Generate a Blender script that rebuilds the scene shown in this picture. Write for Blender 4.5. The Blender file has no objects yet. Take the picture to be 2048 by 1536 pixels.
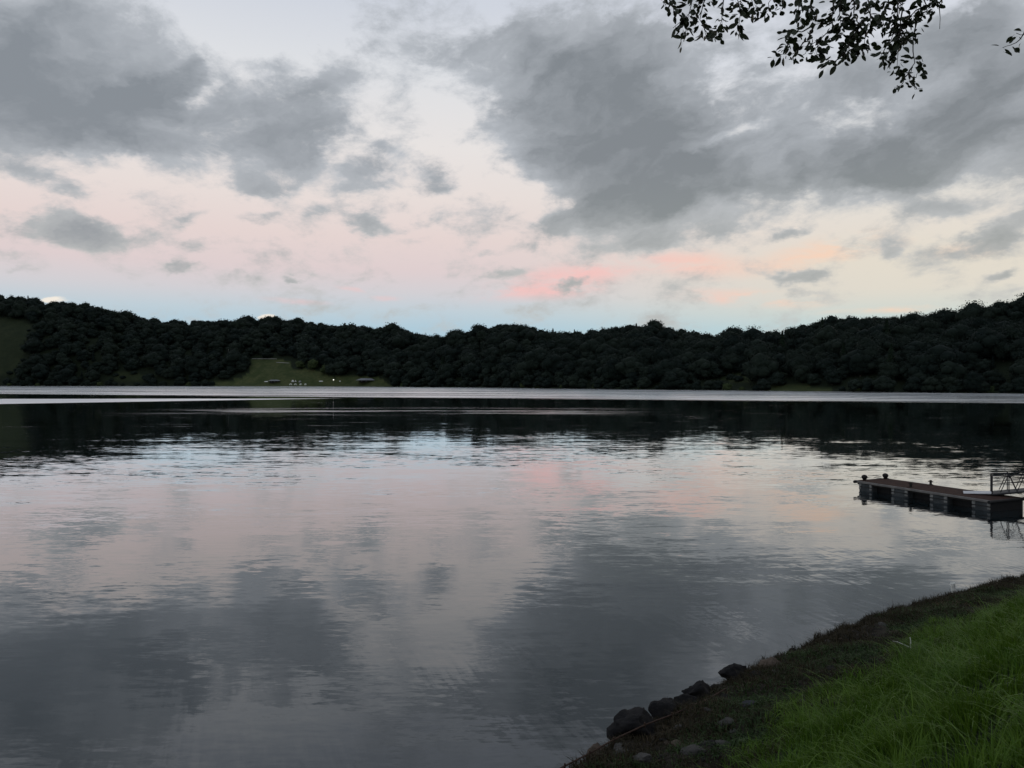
import bpy, bmesh, math, random
import numpy as np
from mathutils import Vector, Matrix, noise as mnoise

random.seed(7); rng = np.random.default_rng(7)
S = bpy.context.scene
C = S.collection
F = 1478.0            # focal length in photograph pixels (2048 wide)
HZ = 760.0            # photograph row of the horizon
EYE = 6.5             # eye height above the lake

# ------------------------------------------------------------------ camera
cam_d = bpy.data.cameras.new('camera'); cam = bpy.data.objects.new('camera', cam_d); C.objects.link(cam)
cam_d.sensor_width = 36; cam_d.lens = 36*F/2048; cam_d.clip_start = 0.05; cam_d.clip_end = 20000
cam.location = (0, 0, EYE); cam.rotation_euler = (math.radians(90)-math.atan(8/F), 0, 0)
S.camera = cam
S.view_settings.view_transform = 'Standard'; S.view_settings.look = 'None'
S.view_settings.exposure = 0; S.view_settings.gamma = 1; S.view_settings.use_curve_mapping = False
S.cycles.max_bounces = 4; S.cycles.diffuse_bounces = 1; S.cycles.glossy_bounces = 3
S.cycles.transmission_bounces = 2; S.cycles.transparent_max_bounces = 4
S.cycles.use_denoising = True

# ------------------------------------------------------------------ node helpers
class NB:
    """thin wrapper: build node graphs by function calls"""
    def __init__(s, tree): s.t = tree; s.n = tree.nodes; s.l = tree.links
    def new(s, typ, **kw):
        nd = s.n.new(typ)
        for k, v in kw.items(): setattr(nd, k, v)
        return nd
    def put(s, sock, v):
        if isinstance(v, bpy.types.NodeSocket): s.l.new(v, sock)
        elif v is not None: sock.default_value = v
    def m(s, op, a, b=None, c=None, clamp=False):
        nd = s.new('ShaderNodeMath', operation=op); nd.use_clamp = clamp
        for i, v in enumerate((a, b, c)):
            if v is not None: s.put(nd.inputs[i], v)
        return nd.outputs[0]
    def v(s, op, a, b=None):
        nd = s.new('ShaderNodeVectorMath', operation=op)
        s.put(nd.inputs[0], a)
        if b is not None: s.put(nd.inputs[3 if op == 'SCALE' else 1], b)
        return nd.outputs[1 if op in ('LENGTH', 'DOT_PRODUCT', 'DISTANCE') else 0]
    def rng(s, x, a, b, c=0.0, d=1.0, smooth=True):
        nd = s.new('ShaderNodeMapRange'); nd.interpolation_type = 'SMOOTHSTEP' if smooth else 'LINEAR'; nd.clamp = True
        s.put(nd.inputs[0], x)
        for i, q in enumerate((a, b, c, d)): s.put(nd.inputs[i+1], q)
        return nd.outputs[0]
    def mixc(s, f, a, b):
        nd = s.new('ShaderNodeMix', data_type='RGBA')
        s.put(nd.inputs[0], f)
        for i, q in ((6, a), (7, b)):
            if isinstance(q, tuple) and len(q) == 3: q = (*q, 1)
            s.put(nd.inputs[i], q)
        return nd.outputs[2]
    def noise(s, vec, scale, detail=4, rough=.55, dist=0.0, col=False, lac=2.0):
        nd = s.new('ShaderNodeTexNoise'); s.put(nd.inputs['Vector'], vec)
        nd.inputs['Scale'].default_value = scale; nd.inputs['Detail'].default_value = detail
        nd.inputs['Roughness'].default_value = rough; nd.inputs['Distortion'].default_value = dist
        nd.inputs['Lacunarity'].default_value = lac
        return nd.outputs['Color' if col else 0]
    def xyz(s, x, y, z):
        nd = s.new('ShaderNodeCombineXYZ')
        for i, q in enumerate((x, y, z)): s.put(nd.inputs[i], q)
        return nd.outputs[0]
    def sep(s, v):
        nd = s.new('ShaderNodeSeparateXYZ'); s.put(nd.inputs[0], v); return nd.outputs
    def ramp(s, x, stops):
        nd = s.new('ShaderNodeValToRGB'); s.put(nd.inputs[0], x); r = nd.color_ramp
        while len(r.elements) < len(stops): r.elements.new(0.5)
        for e, (p, c) in zip(r.elements, stops): e.position = p; e.color = (*c, 1)
        return nd.outputs[0]
def lin(r, g, b):
    f = lambda c: (c/255/12.92) if c <= 10 else (((c/255)+.055)/1.055)**2.4
    return (f(r), f(g), f(b))

# ------------------------------------------------------------------ world: dusk sky with broken cloud
W = bpy.data.worlds.new('World'); S.world = W; W.use_nodes = True
W.node_tree.nodes.clear(); nb = NB(W.node_tree)
SUN_AZ, SUN_EL = math.radians(62), math.radians(3)
D = nb.v('NORMALIZE', nb.new('ShaderNodeTexCoord').outputs['Generated'])
dx, dy, dz = nb.sep(D)
az = nb.m('ARCTAN2', dx, dy); el = nb.m('ARCSINE', dz)
P0 = nb.xyz(az, el, 0.0)
DS = nb.v('MULTIPLY', D, (1, 1, 1.9))
warp = nb.v('SCALE', nb.v('SUBTRACT', nb.noise(DS, 8, 5, .62, col=True), (.5, .5, .5)), .115)
P = nb.v('ADD', P0, nb.v('MULTIPLY', warp, (1, .75, 0)))
Pw = nb.v('ADD', P0, nb.v('MULTIPLY', warp, (.5, .18, 0)))
def px2sky(x, y):
    u = (x-1024)/F; return math.atan(u), math.atan((HZ-y)/F/math.sqrt(1+u*u))
class Dom:
    """warped az/el domain with its quadratic terms, so each blob is two dot products"""
    def __init__(d, v):
        d.x, d.y, _ = nb.sep(v); d.Q = nb.xyz(nb.m('MULTIPLY', d.x, d.x), nb.m('MULTIPLY', d.x, d.y), nb.m('MULTIPLY', d.y, d.y)); d.L = nb.xyz(d.x, d.y, 1.0)
    def after(d, val): d.L = nb.xyz(d.x, d.y, nb.m('ADD', nb.m('MULTIPLY', val, 1e-9), 1.0))   # keeps graph evaluation in order
def blob(dom, x, y, rx, ry, rot, w, acc=None):
    a, e = px2sky(x, y); k = math.cos(a); c, s_ = math.cos(math.radians(rot)), math.sin(math.radians(rot)); rx, ry = rx/F*k, ry/F*k
    m11, m12, m21, m22 = c/rx, s_/rx, -s_/ry, c/ry
    A, B, Cc = m11*m11+m21*m21, 2*(m11*m12+m21*m22), m12*m12+m22*m22
    d1 = nb.v('DOT_PRODUCT', dom.Q, (-A, -B, -Cc))
    d2 = nb.v('DOT_PRODUCT', dom.L, (2*A*a+B*e, 2*Cc*e+B*a, 1-(A*a*a+B*a*e+Cc*e*e)))
    t = nb.m('ADD', d1, d2, clamp=True); t2 = nb.m('MULTIPLY', t, t)
    return nb.m('MULTIPLY', t2, w) if acc is None else nb.m('MULTIPLY_ADD', t2, w, acc)
CL = [  # cloud masses: x, y, rx, ry, rotation, weight
 (110,130,430,220,-4,1.3), (330,190,200,120,25,.55), (-160,180,420,230,0,.9), (330,290,200,60,-10,.55), (110,265,260,60,0,.45),
 (560,205,230,140,12,.95), (585,300,170,70,25,.45), (520,375,120,38,12,.75), (720,345,120,45,25,.75), (840,345,80,52,0,.7), (750,440,75,36,-12,.8),
 (640,425,45,28,20,.55), (520,435,75,30,15,.55), (400,440,60,30,20,.6), (190,470,195,52,2,.95), (60,360,80,30,-15,.55), (130,402,70,24,0,.6),
 (10,505,50,24,0,.5), (370,548,62,22,12,.65), (605,540,45,13,0,.7), (405,497,70,22,0,.4), (480,555,60,20,10,.3), (50,550,60,14,0,.35),
 (950,150,260,110,20,.62), (720,130,200,70,25,.45), (1150,230,260,250,10,1.15), (1370,345,350,140,10,1.35), (1240,440,240,75,12,.85), (1330,180,260,170,30,.6),
 (1420,470,190,60,8,.7), (1740,330,310,100,6,1.4), (1680,190,230,80,25,.55), (1900,220,280,180,20,1.05), (2010,60,240,130,20,.7), (2150,250,260,200,0,.9),
 (1290,505,100,45,10,.8), (1180,520,90,40,8,.6), (1130,570,55,22,18,.7), (1010,541,80,24,12,.65), (1090,470,90,40,10,.4), (1560,465,80,24,15,.7),
 (1590,550,95,20,-3,.72), (1600,583,60,14,0,.35), (1900,500,130,52,12,.85), (2000,470,110,60,15,.5), (1790,487,50,20,20,.6), (1980,552,85,24,12,.75),
 (1900,415,110,38,0,.55), (2000,590,60,18,10,.4), (880,430,50,16,25,.35), (1080,330,140,80,20,.3), (995,500,40,10,0,.4), (2120,420,120,60,0,.6),
 (1500,130,640,220,12,.5), (760,250,420,150,15,.22), (1850,420,260,90,5,.2), (1250,60,300,110,10,.35), (420,330,330,70,0,.2),
 # bright openings
 (880,220,150,95,25,-.75), (560,50,190,90,-10,-.6), (1010,370,110,60,0,-.4), (1500,255,170,28,15,-.5), (1590,400,60,40,40,-.5), (1850,275,90,34,-35,-.45), (1480,110,120,50,25,-.3),
 (470,130,70,110,-30,-.5), (400,175,30,60,-25,-.5), (1250,395,60,16,10,-.2), (1790,60,80,60,20,-.25)]
dens = None; DP = Dom(P)
for i, c in enumerate(CL):
    if i and i % 8 == 0: DP.after(dens)
    dens = blob(DP, *c, acc=dens)
# the sky beyond the part pictured: the same broken cloud, laid out by noise alone
q2 = nb.v('DIVIDE', D, nb.xyz(*[nb.m('ADD', nb.m('MAXIMUM', dz, 0.0), .22)]*3))
cov = nb.rng(nb.noise(q2, .9, 3, .5), .40, .62, 0, 1.0)
outm = nb.m('MAXIMUM', nb.rng(nb.m('ABSOLUTE', az), .68, .9), nb.rng(el, .47, .62))
dens = nb.m('ADD', dens, nb.m('MULTIPLY', outm, cov))
fbm = nb.noise(DS, 13, 8, .66, .2)
fine = nb.m('MULTIPLY', nb.m('SUBTRACT', fbm, .5), 2.35)
cr_, sr_ = math.cos(math.radians(24)), math.sin(math.radians(24))   # the cloud base is combed up to the right
diag = nb.xyz(nb.v('DOT_PRODUCT', P, (cr_, sr_, 0)), nb.v('DOT_PRODUCT', P, (-sr_*2.1, cr_*2.1, 0)), 0.0)
mid = nb.noise(diag, 6.5, 5, .6)
midc = nb.m('SUBTRACT', mid, .5)
soft = nb.m('MULTIPLY_ADD', midc, 1.15, nb.m('MULTIPLY', dens, .92))
dd = nb.m('ADD', soft, fine)
alpha = nb.rng(dd, -.05, .70)
# thickness a step towards the light against here: gives the bellies some relief
lit = nb.noise(nb.v('ADD', diag, (.025, .055, 0)), 6.5, 4, .55)
relief = nb.m('MULTIPLY', nb.m('SUBTRACT', mid, lit), .9)
core = nb.m('ADD', nb.rng(soft, .0, 1.65), nb.m('ADD', relief, nb.m('MULTIPLY', fine, .16)), clamp=True)
# clear sky: blue shadow band low down, pink belt, pale above
tl = nb.m('DIVIDE', nb.m('MAXIMUM', el, 0.0), 1.5708)
e_ = lambda y: math.atan((HZ-y)/F)/1.5708
left = nb.ramp(tl, [(0, lin(172,202,218)), (e_(660), lin(174,203,219)), (e_(625), lin(192,208,218)), (e_(590), lin(211,209,214)), (e_(545), lin(224,208,209)),
   (e_(480), lin(231,214,211)), (e_(400), lin(234,223,219)), (e_(300), lin(234,229,227)), (e_(150), lin(224,226,230)), (e_(20), lin(210,215,225)), (.55, lin(186,198,218)), (1, lin(168,186,214))])
right = nb.ramp(tl, [(0, lin(180,209,215)), (e_(665), lin(188,212,215)), (e_(635), lin(208,215,209)), (e_(600), lin(224,218,206)), (e_(545), lin(228,220,206)),
   (e_(480), lin(230,222,212)), (e_(420), lin(229,225,218)), (e_(300), lin(226,226,226)), (e_(150), lin(218,222,230)), (e_(20), lin(206,211,222)), (.55, lin(186,198,218)), (1, lin(168,186,214))])
clear = nb.mixc(nb.rng(az, -.12, .5), left, right)
# high wisps still lit pink
strk = nb.noise(nb.v('MULTIPLY', nb.v('ADD', D, nb.v('SCALE', warp, .35)), (1, 1, 4.2)), 9, 5, .62, .4)
pk = None; DW = Dom(Pw)
for c in [(1150,552,230,42,8,1.0), (1090,585,200,24,4,.7), (1390,532,160,36,-4,1.0), (1640,505,190,40,12,1.0), (1780,488,60,16,8,.7), (1930,500,90,24,0,.6), (1500,597,210,26,-4,.95), (1610,592,60,12,-6,.7), (1770,622,160,10,0,.8),
          (600,601,90,9,-4,.5), (705,578,40,7,-14,.5), (780,595,40,8,0,.45)]:
    pk = blob(DW, *c, acc=pk)
pk = nb.m('MULTIPLY', nb.m('MINIMUM', pk, 1.0), nb.rng(strk, .36, .62))
pcol = nb.mixc(nb.rng(az, .08, .46), lin(250,194,190), lin(252,212,184))
clear = nb.mixc(nb.m('MULTIPLY', pk, .78), clear, pcol)
# small sunlit heads just over the far ridge
DW.after(pk); hd = blob(DW, 532,632,22,17,0,1.0); hd = blob(DW, 105,602,34,12,0,.9,hd); hd = blob(DW, 488,640,20,14,0,.3,hd)
clear = nb.mixc(nb.m('MULTIPLY', nb.rng(nb.m('ADD', hd, nb.m('MULTIPLY', fine, .55)), .3, .7), .9), clear, lin(250,240,226))
low = nb.rng(el, .30, .12)
edge_c = nb.mixc(low, lin(186,191,198), lin(192,193,192))
core_c = nb.mixc(low, lin(124,130,136), lin(140,147,147))
core_c = nb.mixc(nb.rng(az, .3, -.55), core_c, lin(131,138,146))
ccol = nb.mixc(core, edge_c, core_c)
sky = nb.mixc(nb.m('MULTIPLY', alpha, .96), clear, ccol)
nish = nb.new('ShaderNodeTexSky', sky_type='NISHITA'); nish.sun_disc = False
nish.sun_elevation = SUN_EL; nish.sun_rotation = SUN_AZ; nish.altitude = 100
b1 = nb.new('ShaderNodeBackground'); nb.put(b1.inputs[0], sky); b1.inputs[1].default_value = .97
b2 = nb.new('ShaderNodeBackground'); nb.put(b2.inputs[0], nish.outputs[0]); b2.inputs[1].default_value = .005
ad = nb.new('ShaderNodeAddShader'); nb.l.new(b1.outputs[0], ad.inputs[0]); nb.l.new(b2.outputs[0], ad.inputs[1])
wo = nb.new('ShaderNodeOutputWorld'); nb.l.new(ad.outputs[0], wo.inputs[0])
W.cycles.sampling_method = 'NONE'   # a broad soft sky: plain sampling is enough

# the sun is at the horizon behind cloud: a weak, broad, warm light
sd = bpy.data.lights.new('sun', 'SUN'); sd.energy = .25; sd.angle = math.radians(25); sd.color = (1, .86, .74)
so = bpy.data.objects.new('sun', sd); C.objects.link(so)
so.rotation_euler = (math.radians(90-12), 0, math.radians(180)-SUN_AZ)

# ------------------------------------------------------------------ helpers: objects, materials
def tag(o, label=None, cat=None, group=None, kind=None):
    for k, v in (('label', label), ('category', cat), ('group', group), ('kind', kind)):
        if v: o[k] = v
    return o
def link(name, data, parent=None, mat=None):
    o = bpy.data.objects.new(name, data); C.objects.link(o)
    if parent: o.parent = parent
    if mat and data is not None and not data.materials: data.materials.append(mat)
    return o
def empty(name, loc=(0,0,0), rz=0):
    o = link(name, None); o.location = loc; o.rotation_euler = (0, 0, rz); o.empty_display_size = .2; return o
def npmesh(name, V, Fc, mat=None, attrs=None, smooth=False):
    """V (n,3); Fc (m,k) all faces same size"""
    me = bpy.data.meshes.new(name); V = np.asarray(V, np.float32); Fc = np.asarray(Fc, np.int32)
    k = Fc.shape[1]
    me.vertices.add(len(V)); me.vertices.foreach_set('co', V.ravel())
    me.loops.add(Fc.size); me.loops.foreach_set('vertex_index', Fc.ravel())
    me.polygons.add(len(Fc)); me.polygons.foreach_set('loop_start', np.arange(0, Fc.size, k, dtype=np.int32))
    me.update(calc_edges=True)
    if smooth: me.polygons.foreach_set('use_smooth', np.ones(len(Fc), bool))
    for nm, arr in (attrs or {}).items():
        a = me.attributes.new(nm, 'FLOAT', 'POINT'); a.data.foreach_set('value', np.asarray(arr, np.float32))
    if mat: me.materials.append(mat)
    return me
def bm_mesh(name, bm, mat=None, smooth=False):
    me = bpy.data.meshes.new(name); bm.to_mesh(me); bm.free()
    if smooth:
        for p in me.polygons: p.use_smooth = True
    if mat: me.materials.append(mat)
    return me
def bx(bm, c, s, rz=0, bev=0):
    r = bmesh.ops.create_cube(bm, size=1)
    M = Matrix.Translation(c) @ Matrix.Rotation(rz, 4, 'Z') @ Matrix.Diagonal((*s, 1))
    bmesh.ops.transform(bm, matrix=M, verts=r['verts'])
    if bev:
        es = list({e for v in r['verts'] for e in v.link_edges})
        bmesh.ops.bevel(bm, geom=es, offset=bev, segments=1, affect='EDGES')
def tube(bm, pts, rad, seg=6):
    pts = [Vector(p) for p in pts]; n = len(pts)
    rads = rad if isinstance(rad, (list, tuple)) else [rad]*n
    rings = []; up = Vector((0,0,1))
    for i, p in enumerate(pts):
        t = (pts[min(i+1,n-1)]-pts[max(i-1,0)]).normalized()
        a = t.cross(up if abs(t.z) < .95 else Vector((1,0,0))).normalized(); b = t.cross(a).normalized()
        rings.append([bm.verts.new(p + (a*math.cos(2*math.pi*k/seg)+b*math.sin(2*math.pi*k/seg))*rads[i]) for k in range(seg)])
    for r0, r1 in zip(rings, rings[1:]):
        for k in range(seg): bm.faces.new((r0[k], r0[(k+1)%seg], r1[(k+1)%seg], r1[k]))
    bm.faces.new(rings[0][::-1]); bm.faces.new(rings[-1])
def lathe(bm, prof, seg=12, c=(0,0,0)):
    rings = []
    for r, z in prof: rings.append([bm.verts.new((c[0]+r*math.cos(2*math.pi*k/seg), c[1]+r*math.sin(2*math.pi*k/seg), c[2]+z)) for k in range(seg)])
    for r0, r1 in zip(rings, rings[1:]):
        for k in range(seg): bm.faces.new((r0[k], r0[(k+1)%seg], r1[(k+1)%seg], r1[k]))
    bm.faces.new(rings[0][::-1]); bm.faces.new(rings[-1])

def mat(name, c0, c1=None, scale=3.0, rough=.8, spec=.3, bump=0.0, bscale=None, metal=0.0, trans=0.0, obj_rand=0.0, attr=None, emit=None):
    m = bpy.data.materials.new(name); m.use_nodes = True; t = NB(m.node_tree); t.n.clear()
    out = t.new('ShaderNodeOutputMaterial'); b = t.new('ShaderNodeBsdfPrincipled'); t.l.new(b.outputs[0], out.inputs[0])
    co = t.new('ShaderNodeTexCoord').outputs['Object']
    if c1 is None: c1 = tuple(x*.7 for x in c0)
    f = t.rng(t.noise(co, scale, 5, .6), .3, .7)
    if attr: f = t.m('ADD', t.m('MULTIPLY', f, .35), t.m('MULTIPLY', t.new('ShaderNodeAttribute', attribute_name=attr).outputs['Fac'], .65))
    if obj_rand: f = t.m('ADD', t.m('MULTIPLY', f, 1-obj_rand), t.m('MULTIPLY', t.new('ShaderNodeObjectInfo').outputs['Random'], obj_rand))
    col = t.mixc(f, c0, c1)
    t.put(b.inputs['Base Color'], col); b.inputs['Roughness'].default_value = rough; b.inputs['Metallic'].default_value = metal
    b.inputs['Specular IOR Level'].default_value = spec
    if bump:
        bp = t.new('ShaderNodeBump'); bp.inputs['Strength'].default_value = bump; bp.inputs['Distance'].default_value = .05
        t.put(bp.inputs['Height'], t.noise(co, bscale or scale*4, 6, .65)); t.l.new(bp.outputs[0], b.inputs['Normal'])
    if trans:
        tr = t.new('ShaderNodeBsdfTranslucent'); t.put(tr.inputs[0], col); mx = t.new('ShaderNodeMixShader'); mx.inputs[0].default_value = trans
        t.l.new(b.outputs[0], mx.inputs[1]); t.l.new(tr.outputs[0], mx.inputs[2]); t.l.new(mx.outputs[0], out.inputs[0])
    if emit: b.inputs['Emission Color'].default_value = (*emit[0], 1); b.inputs['Emission Strength'].default_value = emit[1]
    return m

def G(px, py, z=0.0):                 # where the sight line through a photograph pixel meets height z
    Y = (EYE-z)*F/(py-HZ); return ((px-1024)/F*Y, Y, z)

# ------------------------------------------------------------------ near bank geometry functions
A0 = np.array([.81, 11.33]); AD = np.array([.793, .609]); AN = np.array([.609, -.793])   # along the edge, inland
EDGE_A = [-60, -8, 0, 2.6, 6.4, 10.3, 13.2, 15.3, 18.9, 24, 60, 200]
EDGE_S = [2, .5, 0, -.48, -.77, -.92, -.72, -.42, 0, .4, 2.5, -20]
def bank_as(x, y):
    a = (x-A0[0])*AD[0]+(y-A0[1])*AD[1]; s = (x-A0[0])*AN[0]+(y-A0[1])*AN[1]
    return a, s - np.interp(a, EDGE_A, EDGE_S)
def bank_xy(a, s):
    s = s + np.interp(a, EDGE_A, EDGE_S)
    return A0[0]+a*AD[0]+s*AN[0], A0[1]+a*AD[1]+s*AN[1]
def bank_z(a, s):
    z = np.interp(s, [-3, -.5, -.12, .05, .5, 2.4, 3.2, 5.5, 8.2, 9.5, 14, 60, 300], [-1.8, -.45, .1, .45, .6, 1.0, 1.35, 2.9, 4.72, 4.95, 5.05, 6, 9])
    return z + np.where(s > .1, .06*np.sin(a*2.1+s*1.3)*np.cos(s*2.7-a*.9) + .05*np.sin(a*4.7+1.7)*np.sin(s*5.1), .05*np.sin(a*5.3)+.04*np.sin(a*11.1+1))
def bank_hit(px, py, dz=0.0):         # first point where a sight line meets the bank
    ux, uz = (px-1024)/F, -(py-HZ)/F
    t = 1.5
    while t < 60:
        x, y, z = ux*t, t, EYE+uz*t; a, s = bank_as(x, y)
        if z <= bank_z(a, s)+dz: return x, y, float(bank_z(a, s))
        t += .02
    return G(px, py, .3)

def bank_on(px, py, smin=.1):
    x, y, z = bank_hit(px, py); a, s = bank_as(x, y)
    if s < smin:
        x, y, z = G(px, py, .5); a, s = bank_as(x, y); s = max(s, smin); x, y = bank_xy(a, s); z = float(bank_z(a, s))
    return x, y, z
# ------------------------------------------------------------------ far shore geometry functions
WL = [(-1200,768.5),(-500,771.5),(0,772),(400,772.3),(700,773),(950,775),(1200,778),(1400,780),(1650,783),(2048,787),(2500,793),(3300,803)]
SKY = [(-1200,640),(-500,600),(0,588),(60,592),(110,598),(150,605),(185,608),(230,620),(300,637),(350,640),(400,640),(450,640),(520,636),(600,640),(650,647),(700,650),(750,655),(790,656),
  (830,662),(870,671),(905,668),(960,655),(1010,647),(1050,652),(1080,659),(1130,663),(1200,660),(1260,652),(1290,650),(1330,652),(1360,662),(1400,665),(1445,673),(1500,665),(1560,660),
  (1600,655),(1640,645),(1680,638),(1740,632),(1800,632),(1860,632),(1900,634),(1950,625),(2000,611),(2048,600),(2500,585),(3300,600)]
TREE_H = 13.5
_u = lambda x: (np.array(x)-1024)/F
wl_x, wl_y = np.array(WL).T; sk_x, sk_y = np.array(SKY).T
def shore_d(azv):
    px = 1024+F*np.tan(azv); y = np.interp(px, wl_x, wl_y)
    return EYE*F/(y-HZ)/np.cos(azv)
def ridge_w(azv):
    px = 1024+F*np.tan(azv); return np.interp(px, [-1200,0,600,900,1500,2048,3300], [220,230,260,190,230,200,200])
def ridge_h(azv):
    px = 1024+F*np.tan(azv); t = (HZ-np.interp(px, sk_x, sk_y))/F*np.cos(azv)
    return t*(shore_d(azv)+ridge_w(azv))+EYE-TREE_H
def far_z(azv, r):
    Dv, Wv, Hv = shore_d(azv), ridge_w(azv), ridge_h(azv); u = r-Dv
    base = np.interp(u, [-30, 0, 6, 30], [-4, -.15, .9, 2.2])
    t = np.clip((u-14)/(Wv-14), 0, 1); z = base*(1-t)+Hv*np.sin(t*math.pi/2)**.92*np.where(t > 0, 1, 0)
    z = z + 3.2*np.sin(azv*41+r*.021)*np.sin(r*.045+azv*17)*np.clip(t*3, 0, 1)*np.clip((1-t)*5, 0, 1)
    back = np.clip(u-Wv, 0, None); return z-np.minimum(back*.10, 25)
def far_hit(px, py):
    azv = math.atan((px-1024)/F); k = (HZ-py)/F*math.cos(azv); d0 = float(shore_d(azv))
    for r in np.arange(d0-2, d0+300, .5):
        if far_z(azv, r) >= EYE+k*r: return r*math.sin(azv), r*math.cos(azv), float(far_z(azv, r))
    return d0*math.sin(azv), d0*math.cos(azv), .5
def project(x, y, z): return 1024+F*x/y, HZ-F*(z-EYE)/y

def inside(px, py, poly):
    c = np.zeros(np.shape(px), bool); n = len(poly)
    for i in range(n):
        (x0, y0), (x1, y1) = poly[i], poly[(i+1) % n]
        if y0 == y1: continue
        c ^= ((y0 > py) != (y1 > py)) & (px < (x1-x0)*(py-y0)/(y1-y0)+x0)
    return c
CAMP = [(430,773),(428,765),(478,758),(500,744),(502,719),(556,717),(580,724),(584,738),(610,736),(640,742),(668,755),(705,752),(760,756),(785,773)]
SLOPE = [(-200,632),(30,636),(62,650),(55,690),(40,735),(25,752),(-200,752)]
MEADOW = [(1530,772),(1600,772),(1665,775),(1665,788),(1530,784)]
SCRUB = [(228,745),(262,742),(290,750),(296,762),(228,762)]
GLADE = [(1440,748),(1480,744),(1510,756),(1500,763),(1440,762)]

# ------------------------------------------------------------------ lake
def lake_material():
    m = bpy.data.materials.new('lake_water'); m.use_nodes = True; t = NB(m.node_tree); t.n.clear()
    pos = t.new('ShaderNodeNewGeometry').outputs['Position']; X, Y, Z = t.sep(pos)
    # wind: where the far water is ruffled (places on the lake, not in the picture)
    wob = t.m('MULTIPLY', t.m('SUBTRACT', t.noise(t.v('MULTIPLY', pos, (.006, .02, 0)), 1, 4, .6), .5), 46)
    wob2 = t.m('MULTIPLY', t.m('SUBTRACT', t.noise(t.v('MULTIPLY', pos, (.02, .15, 0)), 1, 3, .6), .5), 10)
    yb = t.m('ADD', t.m('ADD', t.m('MULTIPLY', X, -.36), 252), wob2)
    m1 = t.rng(t.m('SUBTRACT', Y, yb), -8, 22)
    ln = t.m('ADD', t.m('MULTIPLY', X, .42), 287); hw = t.rng(X, -175, -52, 46, 0, smooth=False)
    m2 = t.rng(t.m('SUBTRACT', t.m('ADD', hw, t.m('MULTIPLY', wob2, .4)), t.m('ABSOLUTE', t.m('SUBTRACT', Y, t.m('ADD', ln, t.m('MULTIPLY', wob2, .5))))), 0, 7)
    pn = t.noise(t.v('MULTIPLY', pos, (.025, .12, 0)), 1, 4, .6)
    m3 = t.m('MULTIPLY', t.m('MULTIPLY', t.rng(Y, 128, 148), t.rng(Y, 185, 160)), t.m('MULTIPLY', t.rng(pn, .42, .58), t.m('MULTIPLY', t.rng(X, -95, -50, .0, .5), t.rng(X, 45, 10))))
    pn2 = t.noise(t.v('MULTIPLY', pos, (.05, .5, 0)), 1, 4, .65)
    m4 = t.m('MULTIPLY', t.m('MULTIPLY', t.rng(pn2, .62, .70), .4), t.rng(Y, 60, 110))
    sheen = t.rng(t.noise(t.v('MULTIPLY', pos, (.008, .055, 0)), 1, 5, .62), .34, .62, .50, .95)
    m1 = t.m('MULTIPLY', m1, sheen)
    ruf = t.m('MAXIMUM', t.m('MAXIMUM', m1, m2), t.m('MAXIMUM', m3, m4))
    # ripples as slopes
    def slopes(sx, sy, amp, detail, off, rough=.55):
        c = t.noise(t.v('ADD', t.v('MULTIPLY', pos, (sx, sy, 0)), (off, off*.7, off*1.3)), 1, detail, rough, col=True)
        return t.v('SCALE', t.v('SUBTRACT', c, (.5, .5, .5)), amp)
    patch = t.rng(t.noise(t.v('MULTIPLY', pos, (.05, .11, 0)), 1, 3, .6), .36, .64, .35, 1.25)
    far = t.rng(Y, 18, 55, .6, .95)
    s = t.v('SCALE', slopes(1.2, 4.6, .115, 3, 3.1), patch)
    s = t.v('ADD', s, t.v('SCALE', slopes(.28, 1.05, .075, 2, 11.7), patch))
    s = t.v('ADD', s, slopes(.07, .22, .035, 2, 27.3))
    s = t.v('ADD', s, t.v('SCALE', slopes(4.0, 15.0, .07, 2, 63.1), t.m('MULTIPLY', patch, t.rng(Y, 70, 30))))
    s = t.v('SCALE', s, t.m('MULTIPLY', far, t.rng(Y, 46, 105, 1.0, .38)))
    # little wavelets running off the bank
    sb = t.m('SUBTRACT', t.m('MULTIPLY', t.m('SUBTRACT', X, float(A0[0])), float(AN[0])), t.m('MULTIPLY', t.m('SUBTRACT', Y, float(A0[1])), -float(AN[1])))
    u_ = t.m('ADD', t.m('MULTIPLY', X, .93), t.m('MULTIPLY', Y, .36)); v_ = t.m('SUBTRACT', t.m('MULTIPLY', Y, .93), t.m('MULTIPLY', X, .36))
    wv = t.noise(t.xyz(t.m('MULTIPLY', u_, 6.5), t.m('MULTIPLY', v_, .6), 4.0), 1, 3, .55, .3, col=True)
    wv = t.v('SCALE', t.v('SUBTRACT', wv, (.5, .5, .5)), t.m('MULTIPLY', t.rng(sb, -11, -2.5, 0, .07), t.rng(t.noise(t.v('SCALE', pos, .22), 1, 2, .5), .42, .62, .1, 1)))
    s = t.v('ADD', s, wv)
    s = t.v('ADD', s, t.v('SCALE', slopes(1.3, 3.0, .18, 2, 41.0), ruf))
    N = t.v('NORMALIZE', t.v('ADD', t.v('MULTIPLY', s, (.55, 1, 0)), (0, 0, 1)))
    gl = t.new('ShaderNodeBsdfGlossy', distribution='MULTI_GGX'); gl.inputs[0].default_value = (.95, .975, 1, 1)
    t.put(gl.inputs['Roughness'], t.m('ADD', .03, t.m('MULTIPLY', ruf, .27))); t.put(gl.inputs['Normal'], N)
    df = t.new('ShaderNodeBsdfDiffuse'); df.inputs[0].default_value = (.007, .012, .014, 1)
    fr = t.new('ShaderNodeFresnel'); fr.inputs[0].default_value = 1.333
    t.put(fr.inputs['Normal'], N)
    mx = t.new('ShaderNodeMixShader'); t.put(mx.inputs[0], t.m('MULTIPLY', fr.outputs[0], 1.52, clamp=True)); t.l.new(df.outputs[0], mx.inputs[1]); t.l.new(gl.outputs[0], mx.inputs[2])
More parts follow.
